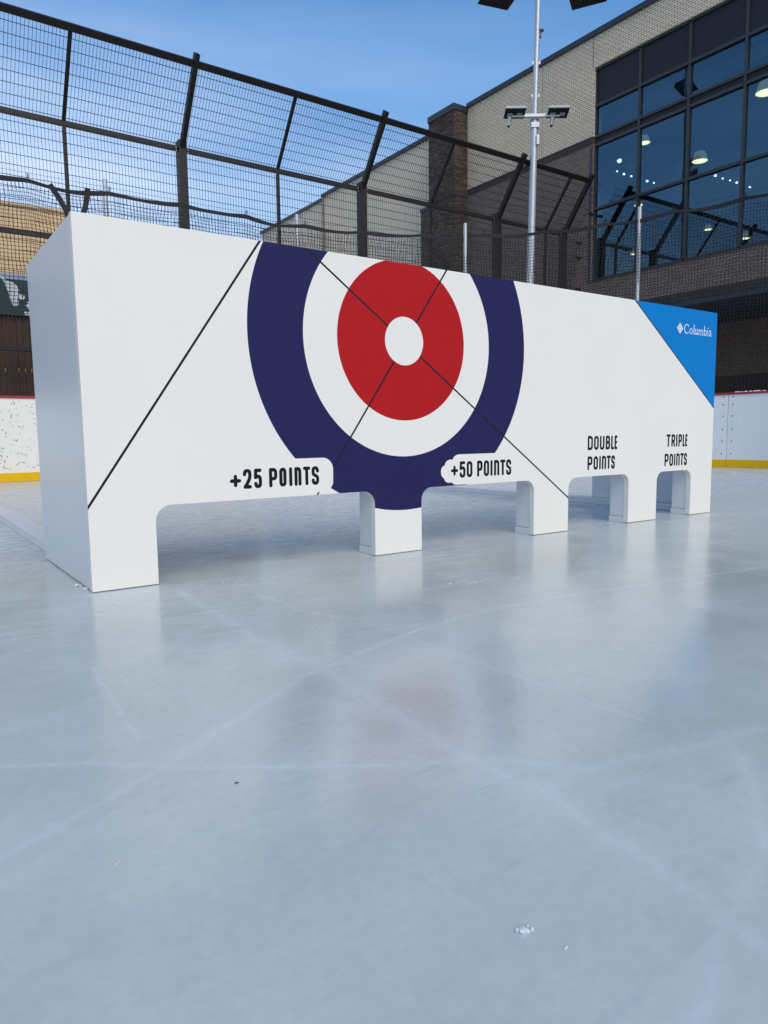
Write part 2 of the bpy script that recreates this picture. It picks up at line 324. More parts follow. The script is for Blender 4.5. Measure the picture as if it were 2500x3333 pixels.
    fine = addv(fine, fm.outputs[0], 'MULTIPLY')
    total = addv(total, fine)
    # snow specks
    vo = N('ShaderNodeTexVoronoi'); vo.inputs['Scale'].default_value = 26; Lk(g.outputs['Position'], vo.inputs['Vector'])
    rs = N('ShaderNodeMath'); rs.operation = 'MULTIPLY'; sep = N('ShaderNodeSeparateColor'); Lk(vo.outputs['Color'], sep.inputs[0])
    th = N('ShaderNodeMapRange'); th.inputs[1].default_value = 0.86; th.inputs[2].default_value = 1.0; th.inputs[3].default_value = 0.0; th.inputs[4].default_value = 0.045; Lk(sep.outputs[0], th.inputs[0])
    sp = N('ShaderNodeMath'); sp.operation = 'LESS_THAN'; Lk(vo.outputs['Distance'], sp.inputs[0]); Lk(th.outputs[0], sp.inputs[1])
    spm = N('ShaderNodeMath'); spm.operation = 'MULTIPLY'; Lk(sp.outputs[0], spm.inputs[0]); spm.inputs[1].default_value = 0.4
    total = addv(total, spm.outputs[0])
    vo2 = N('ShaderNodeTexVoronoi'); vo2.inputs['Scale'].default_value = 150; Lk(wp.outputs[0], vo2.inputs['Vector'])
    s2 = N('ShaderNodeSeparateColor'); Lk(vo2.outputs['Color'], s2.inputs[0])
    dn = N('ShaderNodeTexNoise'); dn.inputs['Scale'].default_value = 3.1; dn.inputs['Detail'].default_value = 5; Lk(g.outputs['Position'], dn.inputs['Vector'])
    sy2 = N('ShaderNodeSeparateXYZ'); Lk(wp.outputs[0], sy2.inputs[0]); yr = N('ShaderNodeMapRange'); yr.inputs[1].default_value = -1.45; yr.inputs[2].default_value = -0.7; Lk(sy2.outputs['Y'], yr.inputs[0])
    dr = N('ShaderNodeMapRange'); dr.inputs[1].default_value = 0.5; dr.inputs[2].default_value = 0.72; Lk(dn.outputs[0], dr.inputs[0])
    th2 = N('ShaderNodeMapRange'); th2.inputs[1].default_value = 0.6; th2.inputs[2].default_value = 1.0; th2.inputs[3].default_value = 0.0; th2.inputs[4].default_value = 0.55; Lk(s2.outputs[0], th2.inputs[0])
    tm = addv(addv(th2.outputs[0], dr.outputs[0], 'MULTIPLY'), yr.outputs[0], 'MULTIPLY')
    sp2 = N('ShaderNodeMath'); sp2.operation = 'LESS_THAN'; Lk(vo2.outputs['Distance'], sp2.inputs[0]); Lk(tm, sp2.inputs[1])
    sq2 = N('ShaderNodeMath'); sq2.operation = 'MULTIPLY'; Lk(sp2.outputs[0], sq2.inputs[0]); sq2.inputs[1].default_value = 0.55
    total = addv(total, sq2.outputs[0])
    # base mottling
    mz = N('ShaderNodeTexNoise'); mz.inputs['Scale'].default_value = 2.2; mz.inputs['Detail'].default_value = 9; mz.inputs['Roughness'].default_value = 0.62; Lk(g.outputs['Position'], mz.inputs['Vector'])
    cr = N('ShaderNodeMix'); cr.data_type = 'RGBA'; cr.inputs[6].default_value = (0.430, 0.480, 0.452, 1); cr.inputs[7].default_value = (0.555, 0.605, 0.570, 1)
    mmr = N('ShaderNodeMapRange'); mmr.inputs[1].default_value = 0.3; mmr.inputs[2].default_value = 0.7; gz = N('ShaderNodeTexNoise'); gz.inputs['Scale'].default_value = 55; gz.inputs['Detail'].default_value = 7; gz.inputs['Roughness'].default_value = 0.7; Lk(g.outputs['Position'], gz.inputs['Vector'])
    gm = N('ShaderNodeMath'); gm.operation = 'MULTIPLY_ADD'; Lk(gz.outputs[0], gm.inputs[0]); gm.inputs[1].default_value = 0.45; gs = N('ShaderNodeMath'); gs.operation = 'SUBTRACT'; Lk(mz.outputs[0], gs.inputs[0]); gs.inputs[1].default_value = 0.22; Lk(gs.outputs[0], gm.inputs[2]); Lk(gm.outputs[0], mmr.inputs[0]); Lk(mmr.outputs[0], cr.inputs[0])
    # dark-blue dug marks in patches
    dk = streak(12, 7, 34, .60, .70, .28, 57); dk = addv(dk, pm.outputs[0], 'MULTIPLY')
    ez = N('ShaderNodeTexNoise'); ez.inputs['Scale'].default_value = 16; ez.inputs['Detail'].default_value = 9; ez.inputs['Roughness'].default_value = 0.75; Lk(wp.outputs[0], ez.inputs['Vector'])
    em = N('ShaderNodeMapRange'); em.inputs[1].default_value = 0.47; em.inputs[2].default_value = 0.62; em.inputs[4].default_value = 0.85; Lk(ez.outputs[0], em.inputs[0])
    dk = addv(dk, addv(em.outputs[0], ym.outputs[0], 'MULTIPLY'))
    cd = N('ShaderNodeMix'); cd.data_type = 'RGBA'; cd.clamp_factor = True; cd.inputs[7].default_value = (0.215, 0.285, 0.42, 1); Lk(cr.outputs[2], cd.inputs[6]); Lk(dk, cd.inputs[0])
    cw = N('ShaderNodeMix'); cw.data_type = 'RGBA'; cw.clamp_factor = True; cw.inputs[7].default_value = (0.74, 0.80, 0.86, 1); Lk(cd.outputs[2], cw.inputs[6]); Lk(total, cw.inputs[0])
    Lk(cw.outputs[2], b.inputs['Base Color'])
    rm = N('ShaderNodeMapRange'); rm.inputs[3].default_value = 0.10; rm.inputs[4].default_value = 0.22; Lk(mz.outputs[0], rm.inputs[0])
    ra = N('ShaderNodeMath'); ra.operation = 'MULTIPLY_ADD'; Lk(total, ra.inputs[0]); ra.inputs[1].default_value = 0.35; Lk(rm.outputs[0], ra.inputs[2])
    Lk(ra.outputs[0], b.inputs['Roughness']); b.inputs['IOR'].default_value = 1.38; b.inputs['Specular IOR Level'].default_value = 0.5
    bp = N('ShaderNodeBump'); bp.inputs['Strength'].default_value = 0.25; bp.inputs['Distance'].default_value = 0.004
    hz = N('ShaderNodeTexNoise'); hz.inputs['Scale'].default_value = 14; hz.inputs['Detail'].default_value = 6; Lk(g.outputs['Position'], hz.inputs['Vector'])
    hh = addv(hz.outputs[0], fine); Lk(hh, bp.inputs['Height']); Lk(bp.outputs[0], b.inputs['Normal'])
    return m
M['ice'] = ice_mat()

# ------------------------------------------------------------------ the setting: ground, ice
CX, CY, RR = 4.05, 2.05, 5.0          # rink corner: centre of the rounded corner and its radius
XL, YN = -22.0, -25.0
def rink_path(off=0.0, n=28, x0=XL, y1=YN):
    """back boards, rounded corner, side boards, as a polyline; off > 0 lies outside the ice"""
    r = RR+off
    pts = [(x0, CY+r), (CX, CY+r)]
    pts += [(CX+r*math.sin(t), CY+r*math.cos(t)) for t in [math.pi/2*k/n for k in range(1, n)]]
    pts += [(CX+r, CY), (CX+r, y1)]
    return pts
g = MB(); s = 400.0
g.add([(-s, -s, -0.03), (s, -s, -0.03), (s, s, -0.03), (-s, s, -0.03)], [(0, 1, 2, 3)])
struct(g.build('ground', M['pavement']))
poly = rink_path(0.02, 40); poly = [(XL, YN)] + poly
struct(MB().add([(x, y, 0.0) for x, y in poly], [tuple(range(len(poly)))]).build('ice', M['ice']))

# ------------------------------------------------------------------ rink boards, one section after another
BH = 1.02
def along(path, ds):
    """resample a polyline"""
    out = [Vector((*path[0], 0))]; 
    for a, b in zip(path, path[1:]):
        a = Vector((*a, 0)); b = Vector((*b, 0)); n = max(1, round((b-a).length/ds))
        for k in range(1, n+1): out.append(a.lerp(b, k/n))
    return out
def wall_strip(mb, pts, t0, t1, z0, z1):
    """wall along pts between offsets t0..t1 (outwards) and heights z0..z1"""
    def nrm(i):
        d = (pts[min(i+1, len(pts)-1)]-pts[max(i-1, 0)]).normalized(); return Vector((-d.y, d.x, 0))
    vs = []
    for i, p in enumerate(pts):
        n = nrm(i)
        vs += [p+n*t0+Vector((0,0,z0)), p+n*t1+Vector((0,0,z0)), p+n*t1+Vector((0,0,z1)), p+n*t0+Vector((0,0,z1))]
    fs = [(0,1,2,3)]
    for i in range(len(pts)-1):
        for k in range(4): fs.append((4*i+k, 4*i+4+k, 4*i+4+(k+1) % 4, 4*i+(k+1) % 4))
    fs.append(tuple(4*(len(pts)-1)+k for k in (3,2,1,0)))
    return mb.add(vs, fs)
def board_section(path, label, m_, scuffs=0, bolts=()):
    pts = along(path, 0.15)
    pts = pts[:1] + pts[1:]
    c = pts[len(pts)//2]
    t = thing('rink_board', label, 'rink board', (c.x, c.y, 0), 'rink boards')
    wall_strip(MB(), pts, 0, 0.10, 0.105, BH-0.03).build('panel', m_, t)
    wall_strip(MB(), pts, -0.012, 0.12, BH-0.03, BH).build('cap_rail', M['cap'], t)
    wall_strip(MB(), pts, -0.012, 0.09, 0.002, 0.105).build('kick_strip', M['kick'], t)
    def at(sv, off):
        acc = 0
        for a, b in zip(pts, pts[1:]):
            l = (b-a).length
            if acc+l >= sv: 
                d = (b-a)/l; return a+d*(sv-acc)-Vector((-d.y, d.x, 0))*off, d
            acc += l
        d = (pts[-1]-pts[-2]).normalized(); return pts[-1]-Vector((-d.y, d.x, 0))*off, d
    total = sum((b-a).length for a, b in zip(pts, pts[1:]))
    if scuffs:
        mb = MB(); rnd = random.Random(3)
        for k in range(scuffs):
            sv = rnd.uniform(0, total); z = 0.14+0.82*rnd.random()**1.25
            L = rnd.uniform(0.006, 0.026); a = rnd.uniform(-1.0, 1.0)+rnd.choice((0, 0, 0, 1.4)); w = rnd.uniform(0.0011, 0.0032); bend = rnd.uniform(-.6, .6)
            n = 5; up = []; dn = []
            for i in range(n):
                u = (i/(n-1)-.5)*L*2; cz = bend*(u*u)/L*1.2; ww = w*(1-(2*i/(n-1)-1)**2)+0.0003
                for lst, sg in ((up, 1), (dn, -1)):
                    du = u*math.cos(a)-(cz+sg*ww)*math.sin(a); dz = u*math.sin(a)+(cz+sg*ww)*math.cos(a)
                    p, d = at(min(max(sv+du, 0), total), 0.002); lst.append((p.x, p.y, z+dz))
            mb.add(up+dn[::-1], [tuple(range(2*n))])
        mb.build('puck_marks', M['scuff'], t)['kind'] = 'stuff'
    if bolts:
        for sv, z in bolts:
            p, d = at(sv, 0.0); nn = Vector((d.y, -d.x, 0))
            MB().tube([(p.x, p.y, z), (p.x+nn.x*0.004, p.y+nn.y*0.004, z)], 0.0085, 8).build('bolt', M['bolt'], t)
    return t
def arc(a0, a1, n=8): return [(CX+RR*math.sin(RAD(a0+(a1-a0)*k/n)), CY+RR*math.cos(RAD(a0+(a1-a0)*k/n))) for k in range(n+1)]
YB = CY+RR; XR = CX+RR
vb = lambda e: [(e, z) for z in (0.05, 0.19, 0.36, 0.52, 0.70, 0.86, 0.965)]
board_section([(-6.6, YB), (-1.5, YB)], 'far left straight section of white rink boards beyond the picture edge', M['board'], 20)
board_section([(-1.497, YB), (1.55, YB)], 'scuffed cream rink board left of the target, covered in black puck marks', M['board'], 520, [(1.1, .965), (2.55, .965), (2.51, .06)])
board_section([(1.553, YB), (CX, YB)], 'straight rink board section directly behind the target', M['board'], 30)
board_section(arc(0.05, 26), 'curved rink board starting the corner behind the target', M['board_side'], 10)
board_section(arc(26.05, 53), 'curved rink board in the middle of the rounded corner', M['board_side'], 10)
board_section(arc(53.05, 80.45), 'curved rink board just right of the blue target corner, left of the seam', M['board_side'], 60, vb(2.33)+[(1.6, .965)])
board_section([p for p in arc(80.5, 90, 4)]+[(XR, 0.3)], 'clean white rink board right of the seam at the picture edge, snow on its cap', M['board_side'], 14, vb(0.06)+[(0.62, .965), (1.3, .965), (0.7, .06)])
board_section([(XR, 0.297), (XR, -3.5)], 'side rink board running out of the frame towards the camera', M['board_side'], 14)
# ridge of snow lying on the cap
sn = MB(); rnd = random.Random(5)
for k in range(26):
    a = RAD(81.3+k*0.18); x = CX+RR*math.sin(a)+0.03+rnd.uniform(-.02, .02); y = CY+RR*math.cos(a)
    rad = rnd.uniform(.008, .02)
    sn.lathe((x, y, BH-0.004), [(rad*1.2, 0), (rad, rad*.5), (rad*.5, rad*.9), (0.0004, rad)], 7)
tag(sn.build('snow_ridge', M['snow'], smooth=True), 'thin ridge of snow lying on the red cap of the rink boards', 'snow')

# ------------------------------------------------------------------ the shooting target
PT = 0.03; TL, TH, TD = 3.68, 1.22, 0.848
def corner(cx, cz, r, a0, a1, n=7): return [(cx+r*math.cos(RAD(a0+(a1-a0)*k/n)), cz+r*math.sin(RAD(a0+(a1-a0)*k/n))) for k in range(n+1)]
OPEN = [(0.220, 1.138), (1.386, 2.095), (2.350, 2.851), (3.112, 3.456)]; OZ, ORAD = 0.277, 0.055
Z0 = 0.003
outline = [(0, Z0), (0, TH), (TL, TH), (TL, Z0)]
for a, b in reversed(OPEN):
    outline += [(b, Z0)] + corner(b-ORAD, OZ-ORAD, ORAD, 0, 90) + corner(a+ORAD, OZ-ORAD, ORAD, 90, 180) + [(a, Z0)]
def inside(poly, x, z):
    r = False; j = len(poly)-1
    for i in range(len(poly)):
        xi, zi = poly[i]; xj, zj = poly[j]
        if (zi > z) != (zj > z) and x < (xj-xi)*(z-zi)/(zj-zi)+xi: r = not r
        j = i
    return r
# --- lettering: strokes with round ends, (points, half width)
def stad(x0, x1, z0, z1, n=7):
    r = (x1-x0)/2; cx = (x0+x1)/2
    p = corner(cx, z1-r, r, 0, 180, n) + corner(cx, z0+r, r, 180, 360, n); return p+[p[0]]
GL = {
 '+': [[(0, .5), (1, .5)], [(.5, 0), (.5, 1)]],
 '2': [[(0, .78), (.04, .9), (.2, .985), (.5, 1), (.8, .985), (.96, .9), (1, .78), (.98, .62), (.85, .45), (.45, .2), (.05, .0), (1, 0)]],
 '5': [[(.95, 1), (.06, 1), (.0, .56), (.25, .62), (.6, .62), (.88, .57), (1, .45), (1, .18), (.92, .06), (.7, 0), (.3, 0), (.08, .06), (0, .18)]],
 'P': [[(0, 0), (0, 1), (.6, 1), (.85, .97), (1, .88), (1, .56), (.85, .46), (.6, .43), (0, .43)]],
 'R': [[(0, 0), (0, 1), (.6, 1), (.85, .97), (1, .88), (1, .58), (.85, .48), (.6, .45), (0, .45)], [(.55, .45), (1, 0)]],
 'D': [[(0, 0), (0, 1), (.5, 1), (.82, .96), (1, .85), (1, .15), (.82, .04), (.5, 0), (0, 0)]],
 'I': [[(0, 0), (0, 1)]],
 'n': [[(0, 0), (0, 1)], [(0, .86), (.2, .97), (.5, 1), (.8, .97), (1, .86), (1, 0)]],
 'T': [[(0, 1), (1, 1)], [(.5, 1), (.5, 0)]],
 'S': [[(1, .80), (.93, .93), (.7, 1), (.3, 1), (.07, .94), (0, .83), (0, .68), (.1, .59), (.9, .42), (1, .32), (1, .17), (.93, .06), (.7, 0), (.3, 0), (.07, .06), (0, .2)]],
 'U': [[(0, 1), (0, .17), (.08, .06), (.3, 0), (.7, 0), (.92, .06), (1, .17), (1, 1)]],
 'B': [[(0, 0), (0, 1), (.55, 1), (.85, .96), (.95, .87), (.95, .65), (.85, .56), (.55, .52), (0, .52)], [(.55, .52), (.88, .48), (1, .38), (1, .14), (.88, .04), (.55, 0), (0, 0)]],
 'L': [[(0, 1), (0, 0), (1, 0)]],
 'E': [[(1, 1), (0, 1), (0, 0), (1, 0)], [(0, .52), (.85, .52)]],
}
def glyph(ch, x0, x1, z0, z1, hw):
    a, b, c, d = x0+hw, x1-hw, z0+hw, z1-hw
    if ch in 'O0': return [(stad(a, b, c, d), hw)]
    if ch == 'I': a = b = (x0+x1)/2
    return [([(a+(b-a)*u, c+(d-c)*v) for u, v in pl], hw) for pl in GL[ch]]
INK = []
def word(items, z0, z1, hw):
    for ch, x0, x1, *zz in items: INK.extend(glyph(ch, x0, x1, *(zz if zz else (z0, z1)), hw))
word([('+', .496, .541, .325, .371), ('2', .548, .583), ('5', .592, .625), ('P', .654, .689), ('O', .697, .728), ('I', .739, .753), ('n', .762, .793), ('T', .800, .833), ('S', .838, .872)], .317, .3905, .0069)
word([('+', 1.556, 1.598, .322, .367), ('5', 1.607, 1.643), ('0', 1.650, 1.686), ('P', 1.714, 1.749), ('O', 1.756, 1.791), ('I', 1.799, 1.813), ('n', 1.822, 1.857), ('T', 1.862, 1.897), ('S', 1.901, 1.936)], .3105, .3855, .0069)
word([('D', 2.496, 2.538), ('O', 2.547, 2.586), ('U', 2.595, 2.634), ('B', 2.644, 2.681), ('L', 2.689, 2.714), ('E', 2.704+.002, 2.734)][:4], .4155, .4905, .0069)
word([('L', 2.689, 2.715), ('E', 2.712+.006, 2.7345+.009)], .4155, .4905, .0069)
word([('P', 2.497, 2.537), ('O', 2.546, 2.583), ('I', 2.592, 2.607), ('n', 2.615, 2.651), ('T', 2.655, 2.690), ('S', 2.693, 2.726)], .310, .3830, .0069)
word([('T', 3.195, 3.236), ('R', 3.245, 3.283), ('I', 3.291, 3.306), ('P', 3.315, 3.351), ('L', 3.358, 3.382), ('E', 3.382+.003, 3.408)], .4175, .4915, .0069)
word([('P', 3.182, 3.222), ('O', 3.230, 3.268), ('I', 3.276, 3.291), ('n', 3.299, 3.335), ('T', 3.339, 3.375), ('S', 3.377, 3.410)], .3055, .3790, .0069)
# small serif wordmark, white on the blue corner: (points, half width)
LOGO = []
def ell(cx, cz, rx, rz, a0, a1, n=14): return [(cx+rx*math.cos(RAD(a0+(a1-a0)*k/n)), cz+rz*math.sin(RAD(a0+(a1-a0)*k/n))) for k in range(n+1)]
B0, XH, AH = 1.0785, 1.1085, 1.1305
def st(p, w): LOGO.append((p, w))
st(ell(3.363, 1.1035, .0235, .0255, 42, 318), .0022); st(ell(3.357, 1.1035, .0165, .0235, 110, 250), .0030); st([(3.3805, 1.118), (3.3805, 1.128)], .0015)
st(ell(3.4085, 1.0935, .0145, .0150, 0, 360), .0018); st(ell(3.399, 1.0935, .004, .012, 100, 260), .0024); st(ell(3.418, 1.0935, .004, .012, -80, 80), .0024)
st([(3.4375, B0), (3.4375, AH)], .0030); st([(3.432, AH), (3.4375, AH)], .0012); st([(3.4315, B0), (3.4435, B0)], .0012)
st([(3.4515, XH), (3.4515, 1.087), (3.455, 1.0795), (3.462, 1.0795), (3.470, 1.086)], .0026); st([(3.4715, XH), (3.4715, B0)], .0030); st([(3.4465, XH), (3.4515, XH)], .0012); st([(3.4665, XH), (3.4715, XH)], .0012); st([(3.4715, B0), (3.477, B0)], .0012)
for x in (3.489, 3.5095, 3.530): st([(x, B0), (x, XH-.004)], .0028); st([(x-.005, B0), (x+.005, B0)], .0012)
st([(3.484, XH), (3.489, XH)], .0012); st([(3.489, 1.102), (3.496, XH-.001), (3.504, XH-.001), (3.5095, 1.103)], .0018); st([(3.5095, 1.102), (3.516, XH-.001), (3.5245, XH-.001), (3.530, 1.103)], .0018)
st([(3.5465, B0), (3.5465, AH)], .0028); st([(3.541, AH), (3.5465, AH)], .0012); st(ell(3.5565, 1.0935, .0125, .0150, -140, 140), .0018); st(ell(3.566, 1.0935, .003, .011, -80, 80), .0026)
st([(3.5845, B0), (3.5845, XH)], .0028); st([(3.579, XH), (3.5845, XH)], .0012); st([(3.579, B0), (3.590, B0)], .0012); st([(3.5845, 1.1215), (3.5845, 1.1225)], .0034)
st([(3.599, 1.103), (3.604, XH), (3.612, XH), (3.6165, 1.102), (3.6165, 1.084), (3.619, B0), (3.624, 1.080)], .0024); st([(3.6165, 1.097), (3.606, 1.094), (3.599, 1.089), (3.599, 1.082), (3.604, 1.0785), (3.611, 1.080), (3.6165, 1.086)], .0020)
# diamond of ten blocks beside the wordmark
GEM = []
gc = (3.2955, 1.1028); gh = 0.0335; e1 = (gh, gh); e2 = (-gh, gh)        # half diagonals of the diamond
def gem(p, q): return (gc[0] + (p-.5)*e1[0] + (q-.5)*e2[0], gc[1] + (p-.5)*e1[1] + (q-.5)*e2[1])
for col, cuts in enumerate(([0, .5, 1], [0, .27, .73, 1], [0, .5, 1], [0, .27, .73, 1])):
    for c0, c1 in zip(cuts, cuts[1:]):
        q0, q1 = col/4+.026, (col+1)/4-.026; p0, p1 = c0+.026, c1-.026; d = .022
        GEM.append([gem(p0+d, q0), gem(p1-d, q0), gem(p1, q0+d), gem(p1, q1-d), gem(p1-d, q1), gem(p0+d, q1), gem(p0, q1-d), gem(p0, q0+d)])
# --- coloured print regions
TC = (1.300, 0.902); R0, R1, R2, R3 = 0.1005, 0.3325, 0.4850, 0.7160
circ = lambda r, n=160: [(TC[0]+r*math.cos(2*math.pi*k/n), TC[1]+r*math.sin(2*math.pi*k/n)) for k in range(n)]
def band_poly(a, b, hw):
    d = Vector((b[0]-a[0], b[1]-a[1])).normalized(); n = (-d.y*hw, d.x*hw)
    return [(a[0]+n[0], a[1]+n[1]), (b[0]+n[0], b[1]+n[1]), (b[0]-n[0], b[1]-n[1]), (a[0]-n[0], a[1]-n[1])]
def ext(a, b, t): return (a[0]+(b[0]-a[0])*t, a[1]+(b[1]-a[1])*t)
L1 = band_poly(ext((.643, 1.216), (.005, .291), -.02), ext((.643, 1.216), (.005, .291), 1.02), .0042)
L2 = band_poly((.826, 1.2267), (2.362, .166), .0040)
L3 = band_poly(ext((1.529, 1.215), (.943, .389), -.02), (.936, .379), .0040)
TRI = [(2.867-.01, 1.2280), (3.69, .6415), (3.69, 1.24), (2.857, 1.24)]
L4 = band_poly((2.857, 1.2280), (3.69, .6415), .0034)
P25 = [(.60, .423), (.888, .423)] + corner(.890, .376, .047, 88, 0, 8) + [(.9365, .34), (.9355, .318), (.930, .308), (.9245, .3005), (.966, .2765), (.966, .2), (.60, .2)]
P50 = [(1.95, .418), (1.604, .4175), (1.588, .415), (1.575, .408), (1.5645, .3945), (1.552, .3955), (1.538, .3925), (1.527, .386), (1.521, .377), (1.5195, .370), (1.509, .366), (1.501, .358), (1.497, .344), (1.499, .328), (1.506, .318), (1.515, .313),
       (1.518, .304), (1.525, .297), (1.535, .292), (1.548, .2905), (1.560, .2925), (1.566, .286), (1.576, .282), (1.590, .2800), (1.640, .2795), (1.95, .2795)]
TICK = [(.856, .2760), (.8655, .2760), (.8745, .2875), (.8680, .2875)]
cv, ce = [], []
def loop(poly):
    o = len(cv); cv.extend(Vector(p) for p in poly); n = len(poly); ce.extend((o+i, o+(i+1) % n) for i in range(n))
for pl in [outline, circ(R0), circ(R1), circ(R2), circ(R3), L1, L2, L3, TRI, L4, P25, P50, TICK] + GEM: loop(pl)
def segd(x, z, a, b):
    dx, dz = b[0]-a[0], b[1]-a[1]; l = dx*dx+dz*dz
    t = 0 if l == 0 else max(0, min(1, ((x-a[0])*dx+(z-a[1])*dz)/l))
    return math.hypot(x-a[0]-t*dx, z-a[1]-t*dz)
def stroke_loops(strokes, n):
    for pl, hw in strokes:
        for a, b in zip(pl, pl[1:]):
            if a != b: loop(band_poly(a, b, hw))
        for p in dict.fromkeys(pl): loop([(p[0]+hw*math.cos(2*math.pi*k/n), p[1]+hw*math.sin(2*math.pi*k/n)) for k in range(n)])
stroke_loops(INK, 14); stroke_loops(LOGO, 8)
def boxes(strokes): return [(min(p[0] for p in pl)-hw, max(p[0] for p in pl)+hw, min(p[1] for p in pl)-hw, max(p[1] for p in pl)+hw, pl, hw) for pl, hw in strokes]
INKB, LOGOB = boxes(INK), boxes(LOGO)
def in_strokes(bx, x, z):
    for x0, x1, z0, z1, pl, hw in bx:
        if x0 <= x <= x1 and z0 <= z <= z1:
            for a, b in zip(pl, pl[1:]):
                if segd(x, z, a, b) < hw*0.997: return True
    return False
dv, de, dfc, *_ = delaunay_2d_cdt(cv, ce, [], 0, 1e-6)
regions = {k: [] for k in ('white', 'navy', 'red', 'corner', 'word', 'gem', 'l1', 'l2', 'l3', 'l4', 'i1', 'i2', 'i3', 'i4', 'i5', 'i6', 'tick')}
for fc in dfc:
    x = sum(dv[i].x for i in fc)/len(fc); z = sum(dv[i].y for i in fc)/len(fc)
    if not inside(outline, x, z): continue
    rr = math.hypot(x-TC[0], z-TC[1])
    patch = inside(P25, x, z) or inside(P50, x, z)
    if in_strokes(INKB, x, z): k = 'i1' if x < 1.2 else 'i2' if x < 2.2 else ('i3' if z > .4 else 'i5') if x < 3 else ('i4' if z > .4 else 'i6')
    elif inside(TICK, x, z): k = 'tick'
    elif in_strokes(LOGOB, x, z): k = 'word'
    elif any(inside(gp, x, z) for gp in GEM): k = 'gem'
    elif rr < R0: k = 'white'
    elif inside(L4, x, z): k = 'l4'
    elif inside(TRI, x, z): k = 'corner'
    elif inside(L1, x, z): k = 'l1'
    elif inside(L2, x, z): k = 'l2'
    elif inside(L3, x, z) and not inside(P25, x, z): k = 'l3'
    elif rr < R1: k = 'red'
    elif rr < R2: k = 'white'
    elif rr < R3 and not patch: k = 'navy'
    else: k = 'white'
    regions[k].append(fc)
target = thing('shooting_target', 'long white box-shaped shooting target with red and navy rings and four puck openings', 'shooting target', (1.84, 0.0, 0))
def region_mesh(key, name, m, extra=None):
    used = sorted({i for fc in regions[key] for i in fc}); mp = {i: k for k, i in enumerate(used)}
    mb = MB(); mb.add([(dv[i].x, 0.0, dv[i].y) for i in used], [tuple(mp[i] for i in fc) for fc in regions[key]])
    if extra: extra(mb)
    me = bpy.data.meshes.new(name); me.from_pydata(mb.v, [], mb.f); me.materials.append(m)
    bm = bmesh.new(); bm.from_mesh(me)
    for f in bm.faces:
        f.normal_update()
        if abs(f.normal.y) > .9 and f.calc_center_median().y < .001 and f.normal.y > 0: f.normal_flip()
    bm.to_mesh(me); bm.free()
    ob = bpy.data.objects.new(name, me); COL.objects.link(ob); ob.parent = target; ob.matrix_parent_inverse = Matrix.Translation(-Vector(target.location)); return ob
def panel_sides(mb):
    n = len(outline)
    mb.add([(x, 0.0, z) for x, z in outline] + [(x, PT, z) for x, z in outline], [(i, (i+1) % n, (i+1) % n+n, i+n) for i in range(n)] + [tuple(range(n, 2*n))])
region_mesh('white', 'front_panel', M['white'], panel_sides)
region_mesh('navy', 'outer_ring', M['navy']); region_mesh('red', 'inner_ring', M['red'])
for _k in ('l1', 'l2', 'l3', 'l4'): region_mesh(_k, 'printed_line', M['lineink'])
region_mesh('corner', 'corner_patch', M['skyblue'])
for _k in ('i1', 'i2', 'i3', 'i4', 'i5', 'i6'): region_mesh(_k, 'lettering', M['ink'])
region_mesh('tick', 'printed_mark', M['ink']); region_mesh('word', 'wordmark', M['logo']); region_mesh('gem', 'logo_diamond', M['logo'])
MB().box((0.0015, PT+.0005, 0.004), (0.03, TD, TH-.001)).build('side_panel', M['white_shaded'], target, bevel=0.002)
MB().box((TL-.03, PT+.0005, 0.0435), (TL-.0015, TD+.04, TH-.001)).build('side_panel', M['white_shaded'], target, bevel=0.002)
MB().box((0.031, TD-.03, TH-.09), (TL-.031, TD, TH-.002)).build('back_rail', M['white_shaded'], target)
MB().box((0.031, PT+.0005, TH-.09), (TL-.031, PT+.03, TH-.004)).build('front_rail', M['white_shaded'], target)
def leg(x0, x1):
    lg = MB().box((x0+.004, PT+.0005, 0.036), (x1-.004, 0.125, 0.62)).build('leg_brace', M['white_shaded'], target, bevel=0.002)
    base = MB().box((x0+.002, PT+.0005, 0.0), (x1-.002, 0.130, 0.034)).build('leg_foot', M['white_shaded'], lg, bevel=0.002)
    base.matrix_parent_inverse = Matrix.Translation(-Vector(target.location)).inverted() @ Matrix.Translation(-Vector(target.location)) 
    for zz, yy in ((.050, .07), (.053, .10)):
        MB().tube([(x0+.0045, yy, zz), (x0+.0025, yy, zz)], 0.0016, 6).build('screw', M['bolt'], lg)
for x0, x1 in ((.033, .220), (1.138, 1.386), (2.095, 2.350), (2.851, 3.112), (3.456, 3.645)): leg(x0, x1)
# small screws on the front panel edges of the last leg openings
for xe in (3.456, 2.851):
    for zz in (.05, .085, .15): MB().tube([(xe+.0005, .013, zz), (xe-.0012, .013, zz)], 0.0015, 6).build('screw', M['bolt'], target)
# low rails on the ice
tag(MB().box((0.034, TD+.003, 0), (0.124, 6.4, 0.046)).build('floor_rail', M['white_shaded'], bevel=0.004), 'low white floor rail running back from the left end of the target', 'floor rail', 'low floor rails')
tag(MB().box((TL-.09, PT+.11, 0), (TL-.003, 6.4, 0.042)).build('floor_rail', M['white_shaded'], bevel=0.004), 'low white floor rail seen through the openings, under the right end of the target', 'floor rail', 'low floor rails')

